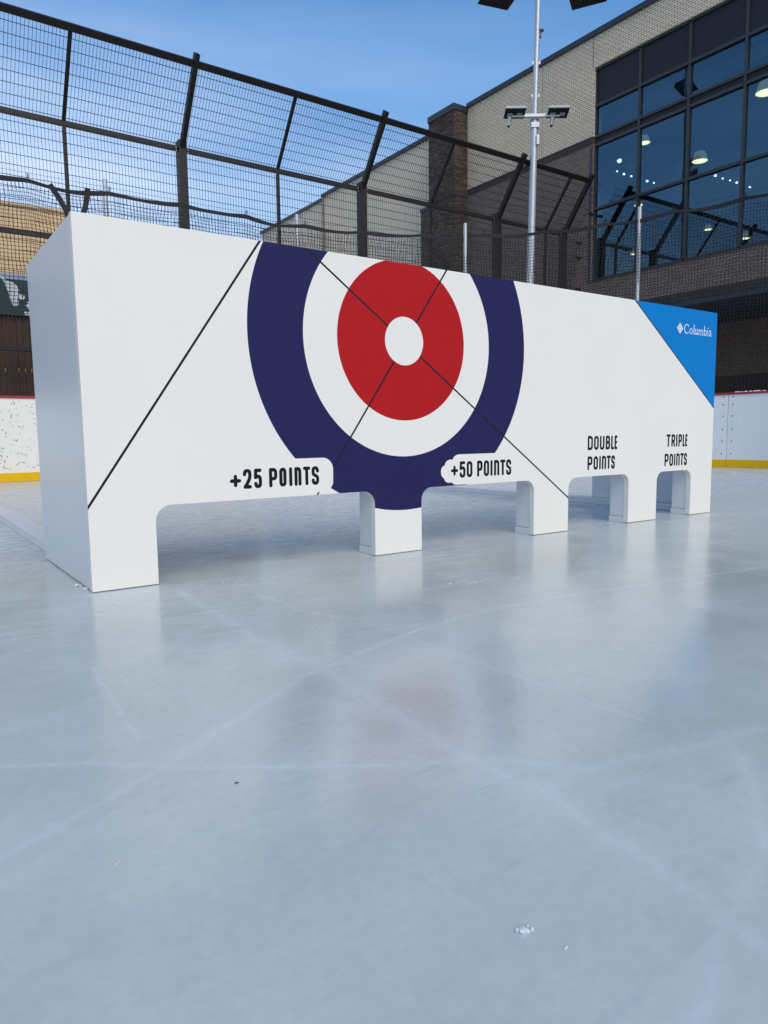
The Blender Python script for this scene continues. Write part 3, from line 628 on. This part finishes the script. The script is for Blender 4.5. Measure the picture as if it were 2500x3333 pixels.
# ------------------------------------------------------------------ snow crumbs and debris on the ice
def crumb(c, parts, label, m_, name='snow_clump', seed=1, grp='snow crumbs on the ice', cat='snow clump'):
    rnd = random.Random(seed); mb = MB()
    for dx, dy, r in parts:
        b = bmesh.new(); bmesh.ops.create_icosphere(b, subdivisions=2, radius=r)
        vs = []
        for v in b.verts:
            k = 1+rnd.uniform(-.28, .28); vs.append((c[0]+dx+v.co.x*k, c[1]+dy+v.co.y*k, r*.45+v.co.z*k*.65))
        b.verts.index_update(); mb.add(vs, [tuple(v.index for v in f.verts) for f in b.faces]); b.free()
    return tag(mb.build(name, m_, smooth=True), label, cat, grp)
crumb((-.030, -1.972), [(0, 0, .0045), (.005, -.002, .0026), (-.003, .004, .0032), (.011, -.003, .0022), (.011, .003, .0016)], 'largest white snow clump low in the foreground ice', M['snow'], seed=2)
crumb((-.013, -2.014), [(0, 0, .0018), (.003, .001, .0012)], 'tiny snow crumb below and right of the large foreground clump', M['snow'], seed=3)
crumb((-.018, .150), [(0, 0, .008), (.010, -.008, .005)], 'snow crumb beside the base of the left end panel', M['snow'], seed=4)
crumb((-.006, .075), [(0, 0, .006), (.003, .012, .005), (-.003, .022, .004)], 'snow crumbs packed against the front corner foot of the target', M['snow'], seed=5)
crumb((-.34, -1.602), [(0, 0, .0015), (.004, .003, .0012)], 'small pale ice chip in the left foreground', M['snow'], seed=6)
crumb((-.141, -1.499), [(0, 0, .0022), (.003, -.001, .0014)], 'small dark speck of debris on the foreground ice', M['leaf'], 'debris_speck', 7, None, 'debris')
_pts = []
for cx_, cy_ in ((0, 0), (.08, -.04), (1.53, -.13)):
    for dx, dy, r in [(0, 0, .003), (.014, .006, .002), (-.013, .01, .002), (.03, -.004, .0015), (.05, .01, .002), (-.04, -.01, .0018), (.07, .02, .0016), (-.06, .012, .0014)]: _pts.append((cx_+dx, cy_+dy, r))
crumb((1.02, -.62), _pts, 'fine scattered snow crumbs on the ice in front of the middle and right legs', M['snow'], 'snow_crumbs', 21, None, 'snow')['kind'] = 'stuff'


# ------------------------------------------------------------------ safety net above the boards
net = thing('safety_net', 'black cord safety net with webbing hem hung above the rink boards', 'net', (CX, YB, 0))
NOFF = 0.06
npath = along(rink_path(NOFF, 60, -3.5, -1.5), 0.045)
# cumulative length
cum = [0]
for a, b in zip(npath, npath[1:]): cum.append(cum[-1]+(b-a).length)
def npt(s_):
    s_ = max(0, min(cum[-1], s_)); lo, hi = 0, len(cum)-1
    while hi-lo > 1:
        mid = (lo+hi)//2
        if cum[mid] <= s_: lo = mid
        else: hi = mid
    f = (s_-cum[lo])/max(1e-9, cum[hi]-cum[lo]); return npath[lo].lerp(npath[hi], f)
def hem_z(s_):
    k = (s_/0.92) % 1.0
    return 3.56 - 0.035*math.sin(math.pi*k) + 0.012*math.sin(s_*.9+1) + 0.007*math.sin(s_*2.3)
def wob(s_, z):
    return (0.035*math.sin(s_*1.9+z*1.3)+0.022*math.sin(s_*4.7-z*3.1+1.2))*min(1, max(0, (z-1.0)*.8)), 0.012*math.sin(s_*9.1+z*7.3)+0.010*math.sin(z*12.7-s_*5.0)
def n3(s_, z):
    p = npt(s_); q = npt(s_+.05); d = (q-p)
    if d.length < 1e-6: d = p-npt(s_-.05)
    d.normalize(); n = Vector((-d.y, d.x, 0)); w, l = wob(s_, z)
    return p+n*w+d*l+Vector((0, 0, z))
mesh = MB(); CELL = 0.045; CW = 0.0048
ns = int(cum[-1]/CELL)
for i in range(ns):
    s_ = i*CELL; zt = hem_z(s_)-.03
    zs = [1.03+(zt-1.03)*k/14 for k in range(15)]
    for a, b in zip(zs, zs[1:]): mesh.bar(n3(s_, a), n3(s_, b), CW, caps=False)
nz_ = int((3.52-1.04)/CELL)
for j in range(nz_):
    for i in range(0, ns-2, 3):
        s0, s1 = i*CELL, (i+3)*CELL
        f0 = (1.04+j*CELL-1.03)/2.5; z0 = 1.03+f0*(hem_z(s0)-.03-1.03); z1 = 1.03+f0*(hem_z(s1)-.03-1.03)
        mesh.bar(n3(s0, z0), n3(s1, z1), CW, caps=False)
mesh.build('net_mesh', M['cord'], net)
hem = MB(); st_ = 0.06; k = 0
hp = [n3(i*st_, hem_z(i*st_)) for i in range(int(cum[-1]/st_))]
vs = []; fs = []
for i, p in enumerate(hp):
    d = (hp[min(i+1, len(hp)-1)]-hp[max(i-1, 0)]); d.z = 0; d.normalize(); n = Vector((-d.y, d.x, 0))
    h = .023+.005*math.sin(i*.37)
    vs += [p+n*-.008+Vector((0,0,-h)), p+n*.008+Vector((0,0,-h)), p+n*.008+Vector((0,0,h)), p+n*-.008+Vector((0,0,h))]
for i in range(len(hp)-1):
    for q in range(4): fs.append((4*i+q, 4*i+4+q, 4*i+4+(q+1) % 4, 4*i+(q+1) % 4))
hem.add(vs, fs); hem.build('hem_band', M['webbing'], net)
for i in range(int(cum[-1]/.92)):
    clips = MB(); p = n3(i*.92, hem_z(i*.92)); clips.bar(p+Vector((0, 0, .02)), p+Vector((.004, 0, .085)), .010); clips.bar(p+Vector((.01, -.015, .03)), p+Vector((.02, -.015, .07)), .006); clips.build('snap_hook', M['steel'], net)
cab = MB()
cp = [npt(x_)+Vector((0, 0, 3.625)) for x_ in [i*.3 for i in range(int(cum[-1]/.3))]]
for a, b in zip(cp, cp[1:]): cab.bar(a, b, .003, caps=False)
cab.build('cable', M['steel'], net)
# loose hem ends where two pieces of net overlap
for a, b in (((1.321, 3.53), (1.62, 3.0)), ((1.753, 3.56), (1.60, 2.95))):
    mb = MB(); n = 8
    for i in range(n):
        f0, f1 = i/n, (i+1)/n
        p = Vector((a[0]+(b[0]-a[0])*f0+.02*math.sin(f0*5), YB+NOFF-.035+.01*math.sin(f0*7), a[1]+(b[1]-a[1])*f0)); q = Vector((a[0]+(b[0]-a[0])*f1+.02*math.sin(f1*5), YB+NOFF-.035+.01*math.sin(f1*7), a[1]+(b[1]-a[1])*f1))
        mb.bar(p, q, .014, .062, up=(1, 0, .3))
    mb.build('strap', M['webbing'], net)
# net poles
for x, y, lab in ((1.981, 7.15, 'leftmost silver net pole, above the left end of the target'), (4.675, 7.12, 'second silver net pole, above the left side of the navy ring'),
                  (7.060, 6.107, 'third silver net pole, above the red disc and right navy arc'), (8.652, 4.130, 'rightmost silver net pole, above the blue corner of the target')):
    d = Vector((max(0, x-CX), max(0, y-CY), 0)).normalized() if x > CX else Vector((0, 1, 0))
    t = thing('net_pole', lab, 'net pole', (x, y, 0), 'silver poles holding the net')
    t.location = (x, y, 0)
    MB().tube([(x, y, 0.98), (x, y, 3.715)], .0285, 14).build('tube', M['galv'], t, smooth=True)
    MB().lathe((x, y, 3.715), [(.029, -.004), (.029, .008), (.02, .016), (.001, .018)], 14).build('end_cap', M['galv'], t, smooth=True)

# ------------------------------------------------------------------ tall mesh fence with cranked top
FY, FXE = 9.6, 13.78
fence = thing('mesh_fence', 'tall dark steel mesh fence with inward cranked top and dark posts tinted brown as if sunlit', 'fence', (7.0, FY, 0))
PX = [-3.29, 0.293, 3.877, 7.462, 11.081, 13.28]
TX = [-1.5, 2.063, 5.653, 9.195, 12.677]
AB, AT = (FY-.03, 5.30), (8.76, 6.36)           # (y, z) of the crank's foot and tip
for x in PX:
    ps = MB().box((x-.068, FY-.10, 0), (x+.068, FY+.07, 5.38)).build('post', M['sunlit_steel'], fence, bevel=0.006)
    ar = MB().bar((x, AB[0], AB[1]-.06), (x, AT[0]-.03, AT[1]+.04), .078, .11, up=(0, 1, 1)).build('crank_arm', M['steel'], fence, bevel=0.006)
    for sx in (-1, 1):
        for dz in (0, .05): MB().box((x+sx*.10-.008, FY-.055, 5.20+dz), (x+sx*.10+.008, FY-.045, 5.216+dz)).build('bolt', M['galv'], fence)
for x in TX:
    MB().box((x-.025, FY-.025, 0), (x+.025, FY+.025, 5.20)).build('thin_post', M['sunlit_steel'], fence)
    MB().bar((x, FY-.02, 5.30), (x, 8.82, 6.29), .05, .05, up=(0, 1, 1)).build('thin_arm', M['steel'], fence)
def rail(z, y, h, w, name='rail'):
    xs = PX
    for a, b in zip(xs, xs[1:]):
        o = MB().box((a+.077, y-w/2, z-h/2), (b-.077, y+w/2, z+h/2)).build(name, M['sunlit_steel'], fence, bevel=0.004)
for z in (0.2, 1.858, 3.565, 5.258): rail(z, FY, .075, .07)
for a, b in zip(PX, PX[1:]):
    d = Vector((0, AT[0]-AB[0], AT[1]-AB[1])).normalized(); c = Vector((0, AT[0], AT[1]))-d*.10
    MB().bar((a+.05, c.y, c.z), (b-.05, c.y, c.z), .08, .10, up=tuple(d)).build('top_rail', M['steel'], fence, bevel=0.004)
WV, WH = 0.0050, 0.0075
def mesh_bay(x0, x1):
    lo = MB(); n = round((x1-x0)/.05)
    for i in range(1, n): lo.bar((x0+i*(x1-x0)/n, FY-.04, .06), (x0+i*(x1-x0)/n, FY-.04, 5.22), WV, caps=False)
    for j in range(34): lo.bar((x0, FY-.036, .10+j*.152), (x1, FY-.036, .10+j*.152), WH, caps=False)
    lo.build('mesh_panel', M['wire'], fence)
    up = MB(); d = Vector((0, AT[0]-AB[0], AT[1]-AB[1])); L = d.length; d.normalize(); nn = Vector((0, -d.z, d.y)); base = Vector((0, AB[0], AB[1]))+nn*.0
    for i in range(1, n):
        x = x0+i*(x1-x0)/n; up.bar(base+Vector((x, 0, 0)), base+d*(L-.1)+Vector((x, 0, 0)), WV, caps=False)
    for j in range(9): 
        p = base+d*(.03+j*.152)+nn*.004; up.bar(p+Vector((x0, 0, 0)), p+Vector((x1, 0, 0)), WH, caps=False)
    up.build('upper_mesh_panel', M['wire'], fence)
for a, b in zip(PX, PX[1:]): mesh_bay(a+.03, b-.03)
mesh_bay(PX[-1]+.03, FXE)
for z in (1.6, 2.6, 3.3, 4.0, 4.75, 5.1, 5.7): 
    y = FY-.04 if z < 5.2 else FY-.4
    MB().box((FXE-.02, y-.03, z), (13.90, y+.03, z+.05)).build('wall_clip', M['steel'], fence)

# ------------------------------------------------------------------ behind the fence on the left
wf = thing('plank_fence', 'brown vertical plank fence with narrow gaps under the green banner', 'fence', (0, 9.95, 0))
mb = MB(); x = -4.0; rnd = random.Random(11)
mbs = []
while x < 5.2:
    mb.box((x+.004, 9.93+rnd.uniform(-.004, .004), 0), (x+.0885, 9.955, 2.99+rnd.uniform(-.008, .008))); x += .0925
mb.build('planks', M['planks'], wf)
MB().box((-4, 9.957, .30), (5.2, 10.0, .39)).build('back_rail', M['planks'], wf)
MB().box((-4, 9.957, 1.60), (5.2, 10.0, 2.96)).build('gap_shade_board', M['planks'], wf)  # added unseen sheet that keeps the upper plank gaps dark
tag(MB().box((-4, 10.5, 0), (5.2, 10.7, 1.58)).build('low_wall', M['pale']), 'low pale wall glimpsed through gaps of the plank fence', 'wall')
bn = thing('banner', 'dark green banner with white shapes and pale blue top on the plank fence', 'banner', (0.6, 9.9, 2.4))
MB().box((-2.2, 9.86, 2.385), (1.95, 9.868, 2.92)).build('green_field', M['green'], bn)
MB().box((-2.2, 9.86, 2.9205), (1.95, 9.868, 3.0)).build('top_strip', M['bblue'], bn)
MB().extrude([(1.06, 2.975), (1.11, 2.963), (1.189, 2.89), (1.273, 2.869), (1.31, 2.83), (1.343, 2.774), (1.335, 2.73), (1.329, 2.7), (1.37, 2.705), (1.415, 2.688), (1.41, 2.655), (1.397, 2.634), (1.370, 2.622), (1.344, 2.634), (1.325, 2.655), (1.307, 2.657), (1.318, 2.62), (1.322, 2.586), (1.315, 2.544), (1.29, 2.528), (1.256, 2.523), (1.235, 2.545), (1.221, 2.576), (1.205, 2.64), (1.196, 2.697), (1.165, 2.79), (1.141, 2.865)], 9.855, 9.8595).build('white_shape', M['bwhite'], bn)
MB().extrude([(1.428, 2.596), (1.50, 2.61), (1.54, 2.55), (1.50, 2.47), (1.456, 2.494), (1.415, 2.532)], 9.855, 9.8595).build('white_shape', M['bwhite'], bn)
MB().extrude([(1.39, 2.447), (1.443, 2.455), (1.49, 2.43), (1.47, 2.392), (1.401, 2.392)], 9.855, 9.8595).build('white_shape', M['bwhite'], bn)
MB().extrude([(.3, 2.80), (.55, 2.86), (.72, 2.76), (.6, 2.62), (.45, 2.50), (.36, 2.6)], 9.855, 9.8595).build('white_shape', M['bwhite'], bn)
tb = thing('tan_building', 'tan rendered building wall beyond the fence on the left', 'building', (-3, 20, 0))
MB().box((-16, 20, 0), (6.0, 26, 6.90)).build('wall', M['tan'], tb)
MB().box((-16.05, 19.95, 6.90), (6.05, 26.05, 6.97)).build('roof_edge', M['tan'], tb)

# ------------------------------------------------------------------ big brick building on the right
XF = 13.9; YE = -5.0
bd = thing('brick_building', 'large cream and brown brick building with tall dark glazed shopfront', 'building', (XF, 5, 0))
WY = 9.23; WYE = WY-1.215*7; ZT = 9.07; ZB = 4.16
MB().box((XF, WY, 7.532), (XF+.3, 13.72, 9.77)).build('upper_wall', M['cream'], bd)
MB().box((XF, YE, ZT), (XF+.3, WY, 9.77)).build('upper_wall', M['cream'], bd)
MB().box((XF, YE, 3.49), (XF+.3, WYE, ZT)).build('upper_wall', M['cream'], bd)
MB().box((XF-.015, WY, 7.36), (XF+.3, 13.72, 7.532)).build('brick_band', M['soldier'], bd)
MB().box((XF, WY, 3.49), (XF+.3, 13.72, 7.36)).build('lower_wall', M['brown'], bd)
MB().box((XF, WYE, 3.49), (XF+.3, WY, ZB)).build('lower_wall', M['brown'], bd)
MB().box((XF-.015, YE, 3.318), (XF+.3, 13.72, 3.49)).build('brick_band', M['soldier'], bd)
for y in (9.275, ): MB().box((XF-.002, y-.006, 9.07), (XF+.0, y+.006, 9.77)).build('wall_joint', M['coping'], bd)
MB().box((XF-.002, 10.86, 7.54), (XF, 10.868, 9.77)).build('wall_joint', M['coping'], bd)
MB().box((XF-.06, YE, 9.77), (XF+.35, 13.72, 9.895)).build('coping', M['coping'], bd, bevel=.01)
MB().box((XF+.351, YE, 9.70), (31.0, 14.86, 9.86)).build('roof', M['coping'], bd)
# covered ground floor
MB().box((XF, YE, 3.20), (31, 14.86, 3.317)).build('soffit', M['soffit'], bd)
MB().box((17.1, YE, 1.88), (17.4, 13.7, 3.199)).build('recessed_wall', M['brown'], bd)
MB().box((17.12, YE, 0), (17.4, 13.7, 1.879)).build('dark_shopfront', M['black'], bd)
MB().box((13.9, 12.6, 0), (17.1, 13.7, 3.199)).build('end_wall', M['brown'], bd)
# shopfront
ys = [WY-1.215*k for k in range(8)]
zr = [(ZB+.05, 5.825), (5.885, 7.30), (7.55, 8.19)]
for k, (a, b) in enumerate(zip(ys, ys[1:])):
    MB().box((XF+.09, b+.03, 8.25), (XF+.13, a-.03, 9.04)).build('spandrel_panel', M['spandrel'], bd)
    for z0, z1 in zr: MB().box((XF+.10, b+.028, z0-.004), (XF+.112, a-.028, z1+.004)).build('window_pane', M['glass'], bd)
    MB().box((XF+.085, b+.03, 7.36), (XF+.14, a-.03, 7.49)).build('transom_panel', M['spandrel'], bd)
for y in ys: MB().box((XF+.05, y-.03, ZB+.05), (XF+.16, y+.03, 9.02)).build('mullion', M['frame'], bd, bevel=.004)
for z, h in ((ZB, .05), (5.825, .06), (7.30, .06), (7.49, .06), (8.19, .06), (9.02, .05)):
    for a, b in zip(ys, ys[1:]): MB().box((XF+.04, b+.0305, z), (XF+.155, a-.0305, z+h)).build('transom', M['frame'], bd)
MB().box((XF-.01, WY+.031, ZB-.03), (XF+.16, WY+.085, 7.30)).build('window_trim', M['frame'], bd)
MB().box((XF-.01, WYE-.03, ZB-.035), (XF+.16, WY+.03, ZB-.001)).build('window_trim', M['frame'], bd)
# interior
MB().box((14.21, YE, 3.33), (30, 14.6, 3.40)).build('interior_floor', M['interior'], bd)
MB().box((14.21, YE, 9.42), (30, 14.6, 9.5)).build('interior_ceiling', M['ceiling'], bd)
MB().box((30, YE, 3.33), (30.2, 14.6, 9.6)).build('interior_wall', M['interior'], bd)
MB().box((14.21, 14.601, 3.33), (30.2, 14.85, 9.6)).build('interior_wall', M['interior'], bd)
MB().box((13.9, YE-.2, 0), (30.2, YE, 9.7)).build('end_wall', M['brown'], bd)
MB().box((17.8, 9.6, 3.41), (18.2, 10.0, 9.41)).build('interior_column', M['interior'], bd)
for x, z, w in ((16.2, 8.9, .25), (19.6, 9.0, .45), (23.5, 8.9, .3)): MB().box((x, YE+.1, z), (x+w, 14.5, z+w*.7)).build('ceiling_duct', M['duct'], bd)
for y in (3.0, 6.5, 10.2, 13.6): MB().box((14.4, y, 9.15), (29.8, y+.14, 9.41)).build('ceiling_beam', M['duct'], bd)
# stone pier
pr = thing('stone_pier', 'tall dark ledge-stone pier with metal cap at the corner of the brick building', 'pier', (13.6, 14.3, 0))
MB().box((13.385, 13.723, 0), (14.4, 14.87, 9.635)).build('shaft', M['stone'], pr)
MB().box((13.36, 13.70, 9.636), (14.45, 14.89, 9.81)).build('cap', M['coping'], pr, bevel=.008)
MB().box((13.39, 14.871, 0), (14.4, 15.26, 7.20)).build('lower_shaft', M['stone'], pr)
MB().box((13.365, 14.871, 7.201), (14.4, 15.29, 7.30)).build('ledge', M['coping'], pr)
MB().box((13.365, 13.705, 7.30), (13.95, 14.8705, 7.46)).build('brick_band', M['soldier'], pr)
# ribbed metal building beyond
sd = thing('metal_building', 'long grey ribbed metal-clad building receding behind the mesh fence', 'building', (14.2, 21, 0))
def ribs(y0, y1, xf, top):
    mb = MB(); y = y0; prof = []
    while y < y1-.001:
        for dy, dx in ((0, 0), (.10, 0), (.115, .028), (.145, .028), (.16, 0)):
            if y+dy < y1: prof.append((xf+dx, y+dy))
        y += .16
    prof.append((xf, y1)); n = len(prof)
    vs = [(x, y, 0) for x, y in prof]+[(x, y, top) for x, y in prof]
    mb.add(vs, [(i, i+1, i+1+n, i+n) for i in range(n-1)])
    mb.box((xf+.03, y0, 0), (xf+8, y1, top-.002)); return mb
ribs(14.872, 22.1, 14.05, 9.62).build('siding', M['siding'], sd)
ribs(22.2, 27.9, 14.18, 9.58).build('siding', M['siding'], sd)
MB().box((14.0, 22.1, 0), (22, 22.2, 9.60)).build('corner_trim', M['siding_trim'], sd)
MB().box((13.98, 14.9, 9.621), (22, 22.23, 9.73)).build('coping', M['coping'], sd)
MB().box((14.11, 22.231, 9.581), (22, 27.98, 9.68)).build('coping', M['coping'], sd)

# ------------------------------------------------------------------ pendant lamps and spotlights in the shop
def pendant(x, y, z, r, lab):
    t = thing('pendant_lamp', lab, 'pendant lamp', (x, y, z), 'pendant lamps behind the shop window')
    h = r*1.15
    MB().lathe((x, y, z), [(r*.30, h*1.08), (r*.62, h), (r, 0), (r*.97, 0.0), (r*.58, h*.96)], 24).build('lamp_shade', M['shade'], t, smooth=True)
    MB().lathe((x, y, z), [(r*.94, .02), (r*.8, -.03*r), (.001, -.06*r)], 24).build('diffuser', M['bulb'], t, smooth=True)
    MB().tube([(x, y, z+h*1.05), (x, y, 9.42)], .012, 6).build('cord', M['lampdark'], t)
for a in ((16.11, 9.39, 7.9, .15, 'upper left glowing pendant lamp high behind the shop window'), (18.50, 9.30, 7.9, .21, 'largest fully visible glowing pendant lamp in the shop window'),
          (15.98, 6.22, 7.9, .22, 'glowing pendant lamp cut off by the right picture edge'), (22.72, 13.1, 7.9, .21, 'pendant lamp low in the window beside the rightmost net pole'),
          (25.07, 12.93, 7.9, .15, 'small pendant lamp low in the window, right of the net pole'), (27.48, 12.86, 7.9, .20, 'lowest right pendant lamp near the window sill'),
          (22.4, 14.15, 6.93, .15, 'small pendant lamp just above the window sill behind the net'), (20.4, 12.6, 7.9, .14, 'pendant lamp half hidden behind the rightmost net pole')): pendant(*a)
first = None
SP = [(19.35, 12.68), (19.74, 12.71), (20.11, 12.70), (20.95, 12.69), (21.29, 12.67), (22.20, 12.68), (22.51, 12.66), (22.04, 11.18), (22.39, 11.14), (22.86, 11.16), (23.24, 11.12), (23.64, 11.11), (24.46, 11.10), (18.65, 12.07)]
for i, (x, y) in enumerate(SP):
    lab = 'small white spotlight in the left row on the shop ceiling' if i < 7 else ('small white spotlight in the right row on the shop ceiling' if i < 13 else 'square bright downlight above the left row of spotlights')
    t = thing('spotlight', lab, 'spotlight', (x, y, 8.8), 'ceiling spotlights left row' if i < 7 else ('ceiling spotlights right row' if i < 13 else None))
    r = (.028, .040, .034, .045, .030)[i % 5] if i < 13 else .075
    MB().tube([(x, y, 8.80), (x+.03, y+.02, 8.98)], [r, r*.8], 10).build('housing', M['lampdark'], t)
    d = Vector((-.5, -.75, -.6)).normalized(); c = Vector((x, y, 8.80))
    MB().tube([c, c+d*.05], [r*.95, r*.8], 12).build('lens', M['spot'], t)
    MB().tube([(x+.03, y+.02, 8.98), (x+.03, y+.02, 9.42)], .012, 6).build('stem', M['lampdark'], t)

# ------------------------------------------------------------------ floodlight pole
def lp_x(z): return 11.15+(z-3.83)*.0265
lp = thing('light_pole', 'tall galvanised floodlight pole with two tiers of lamp heads', 'light pole', (11.1, 8.62, 0))
zz = [0, 3.7, 6.6, 6.86, 7.0, 9.4, 10.2]
MB().tube([(lp_x(z), 8.62, z) for z in (0, 3.8, 7.05)], [.085, .08, .068], 20).build('lower_pole', M['galv'], lp, smooth=True)
MB().tube([(lp_x(z), 8.62, z) for z in (7.051, 9.5, 10.8)], [.058, .052, .048], 20).build('upper_pole', M['galv'], lp, smooth=True)
ax = Vector((.818, -.575, 0)); ay = Vector((.575, .818, 0))
def obox(mb, c, hx, hy, hz, tilt=0.0, yaw=0.0, taper=1.0):
    """box about c in the arm frame, tilted about the arm axis; taper narrows the top"""
    X = ax*math.cos(yaw)+ay*math.sin(yaw); Y = -ax*math.sin(yaw)+ay*math.cos(yaw); Z = Vector((0, 0, 1))
    Y2 = Y*math.cos(tilt)+Z*math.sin(tilt); Z2 = -Y*math.sin(tilt)+Z*math.cos(tilt)
    vs = []
    for k in (-1, 1):
        t = taper if k > 0 else 1
        for i, j in ((-1,-1),(1,-1),(1,1),(-1,1)): vs.append(c+X*(i*hx*t)+Y2*(j*hy*t)+Z2*(k*hz))
    mb.add(vs, [(0,3,2,1),(4,5,6,7),(0,1,5,4),(1,2,6,5),(2,3,7,6),(3,0,4,7)]); return X, Y2, Z2
c0 = Vector((lp_x(7.12), 8.62, 7.12))
m = MB(); obox(m, c0-ay*.10, .50, .028, .03); m.build('cross_arm', M['galv'], lp, bevel=.004)
m = MB(); obox(m, c0-ay*.0+Vector((0, 0, .0)), .085, .085, .05); m.build('clamp', M['galv'], lp, bevel=.006)
m = MB(); obox(m, c0+Vector((0, 0, -.17)), .085, .085, .05); m.build('clamp', M['galv'], lp, bevel=.006)
m = MB(); obox(m, c0-ay*.09+ax*.05+Vector((0, 0, -.48)), .03, .03, .10); m.build('junction_box', M['galv'], lp, bevel=.01)
def led_head(c):
    h = MB(); X, Y, Z = obox(h, c, .225, .16, .035, -.30, .0, .93)
    hd = h.build('lamp_head', M['lamphead'], lp, bevel=.018)
    d = MB(); obox(d, c-Z*.0368, .207, .142, .003, -.30); d.build('lamp_underside', M['lampdark'], lp)
    for sx in (-1, 1):
        l = MB(); obox(l, c-Z*.0405+X*(.10*sx)+Y*.03, .055, .045, .003, -.30); l.build('lens', M['lens'], lp)
    s = MB(); s.tube([c-Z*.035-X*.09+Y*.10, c-X*.11+Y*.10+Vector((0, 0, -.20))], [.050, .028], 12); s.build('sensor', M['galv'], lp, smooth=True)
    s = MB(); s.tube([c-X*.11+Y*.10+Vector((0, 0, -.20)), c-X*.112+Y*.10+Vector((0, 0, -.225))], [.031, .031], 12); s.build('sensor_tip', M['lampdark'], lp)
led_head(c0-ax*.45-ay*.16+Vector((0, 0, .05))); led_head(c0+ax*.45-ay*.16+Vector((0, 0, .05)))
def flood(c, yaw, roll):
    X = ax*math.cos(yaw)+ay*math.sin(yaw)
    h = MB(); X, Y, Z = obox(h, c, .36, .21, .06, -.15, yaw, .8); h.build('floodlight', M['lampdark'], lp, bevel=.012)
    r = MB()
    for k in range(14): obox(r, c-Z*.062+X*(-.30+.6*k/13), .006, .18, .006, -.15, yaw)
    r.build('louvres', M['frame'], lp)
c1 = Vector((lp_x(9.6), 8.62, 9.59))
m = MB(); obox(m, c1, .85, .03, .035); m.build('cross_arm', M['galv'], lp)
flood(c1-ax*.86-ay*.02+Vector((0, 0, -.08)), .35, 0); flood(c1+ax*1.02-ay*.05+Vector((0, 0, -.10)), -.45, 0)
m = MB(); obox(m, Vector((lp_x(8.9), 8.62, 8.86))+ax*.075, .06, .05, .012); obox(m, Vector((lp_x(8.85), 8.62, 8.79))+ax*.06, .025, .03, .07); m.build('bracket', M['coping'], lp)
for z in (8.22, 7.56): m = MB(); obox(m, Vector((lp_x(z), 8.62, z)), .085, .012, .03); m.build('lug', M['galv'], lp)
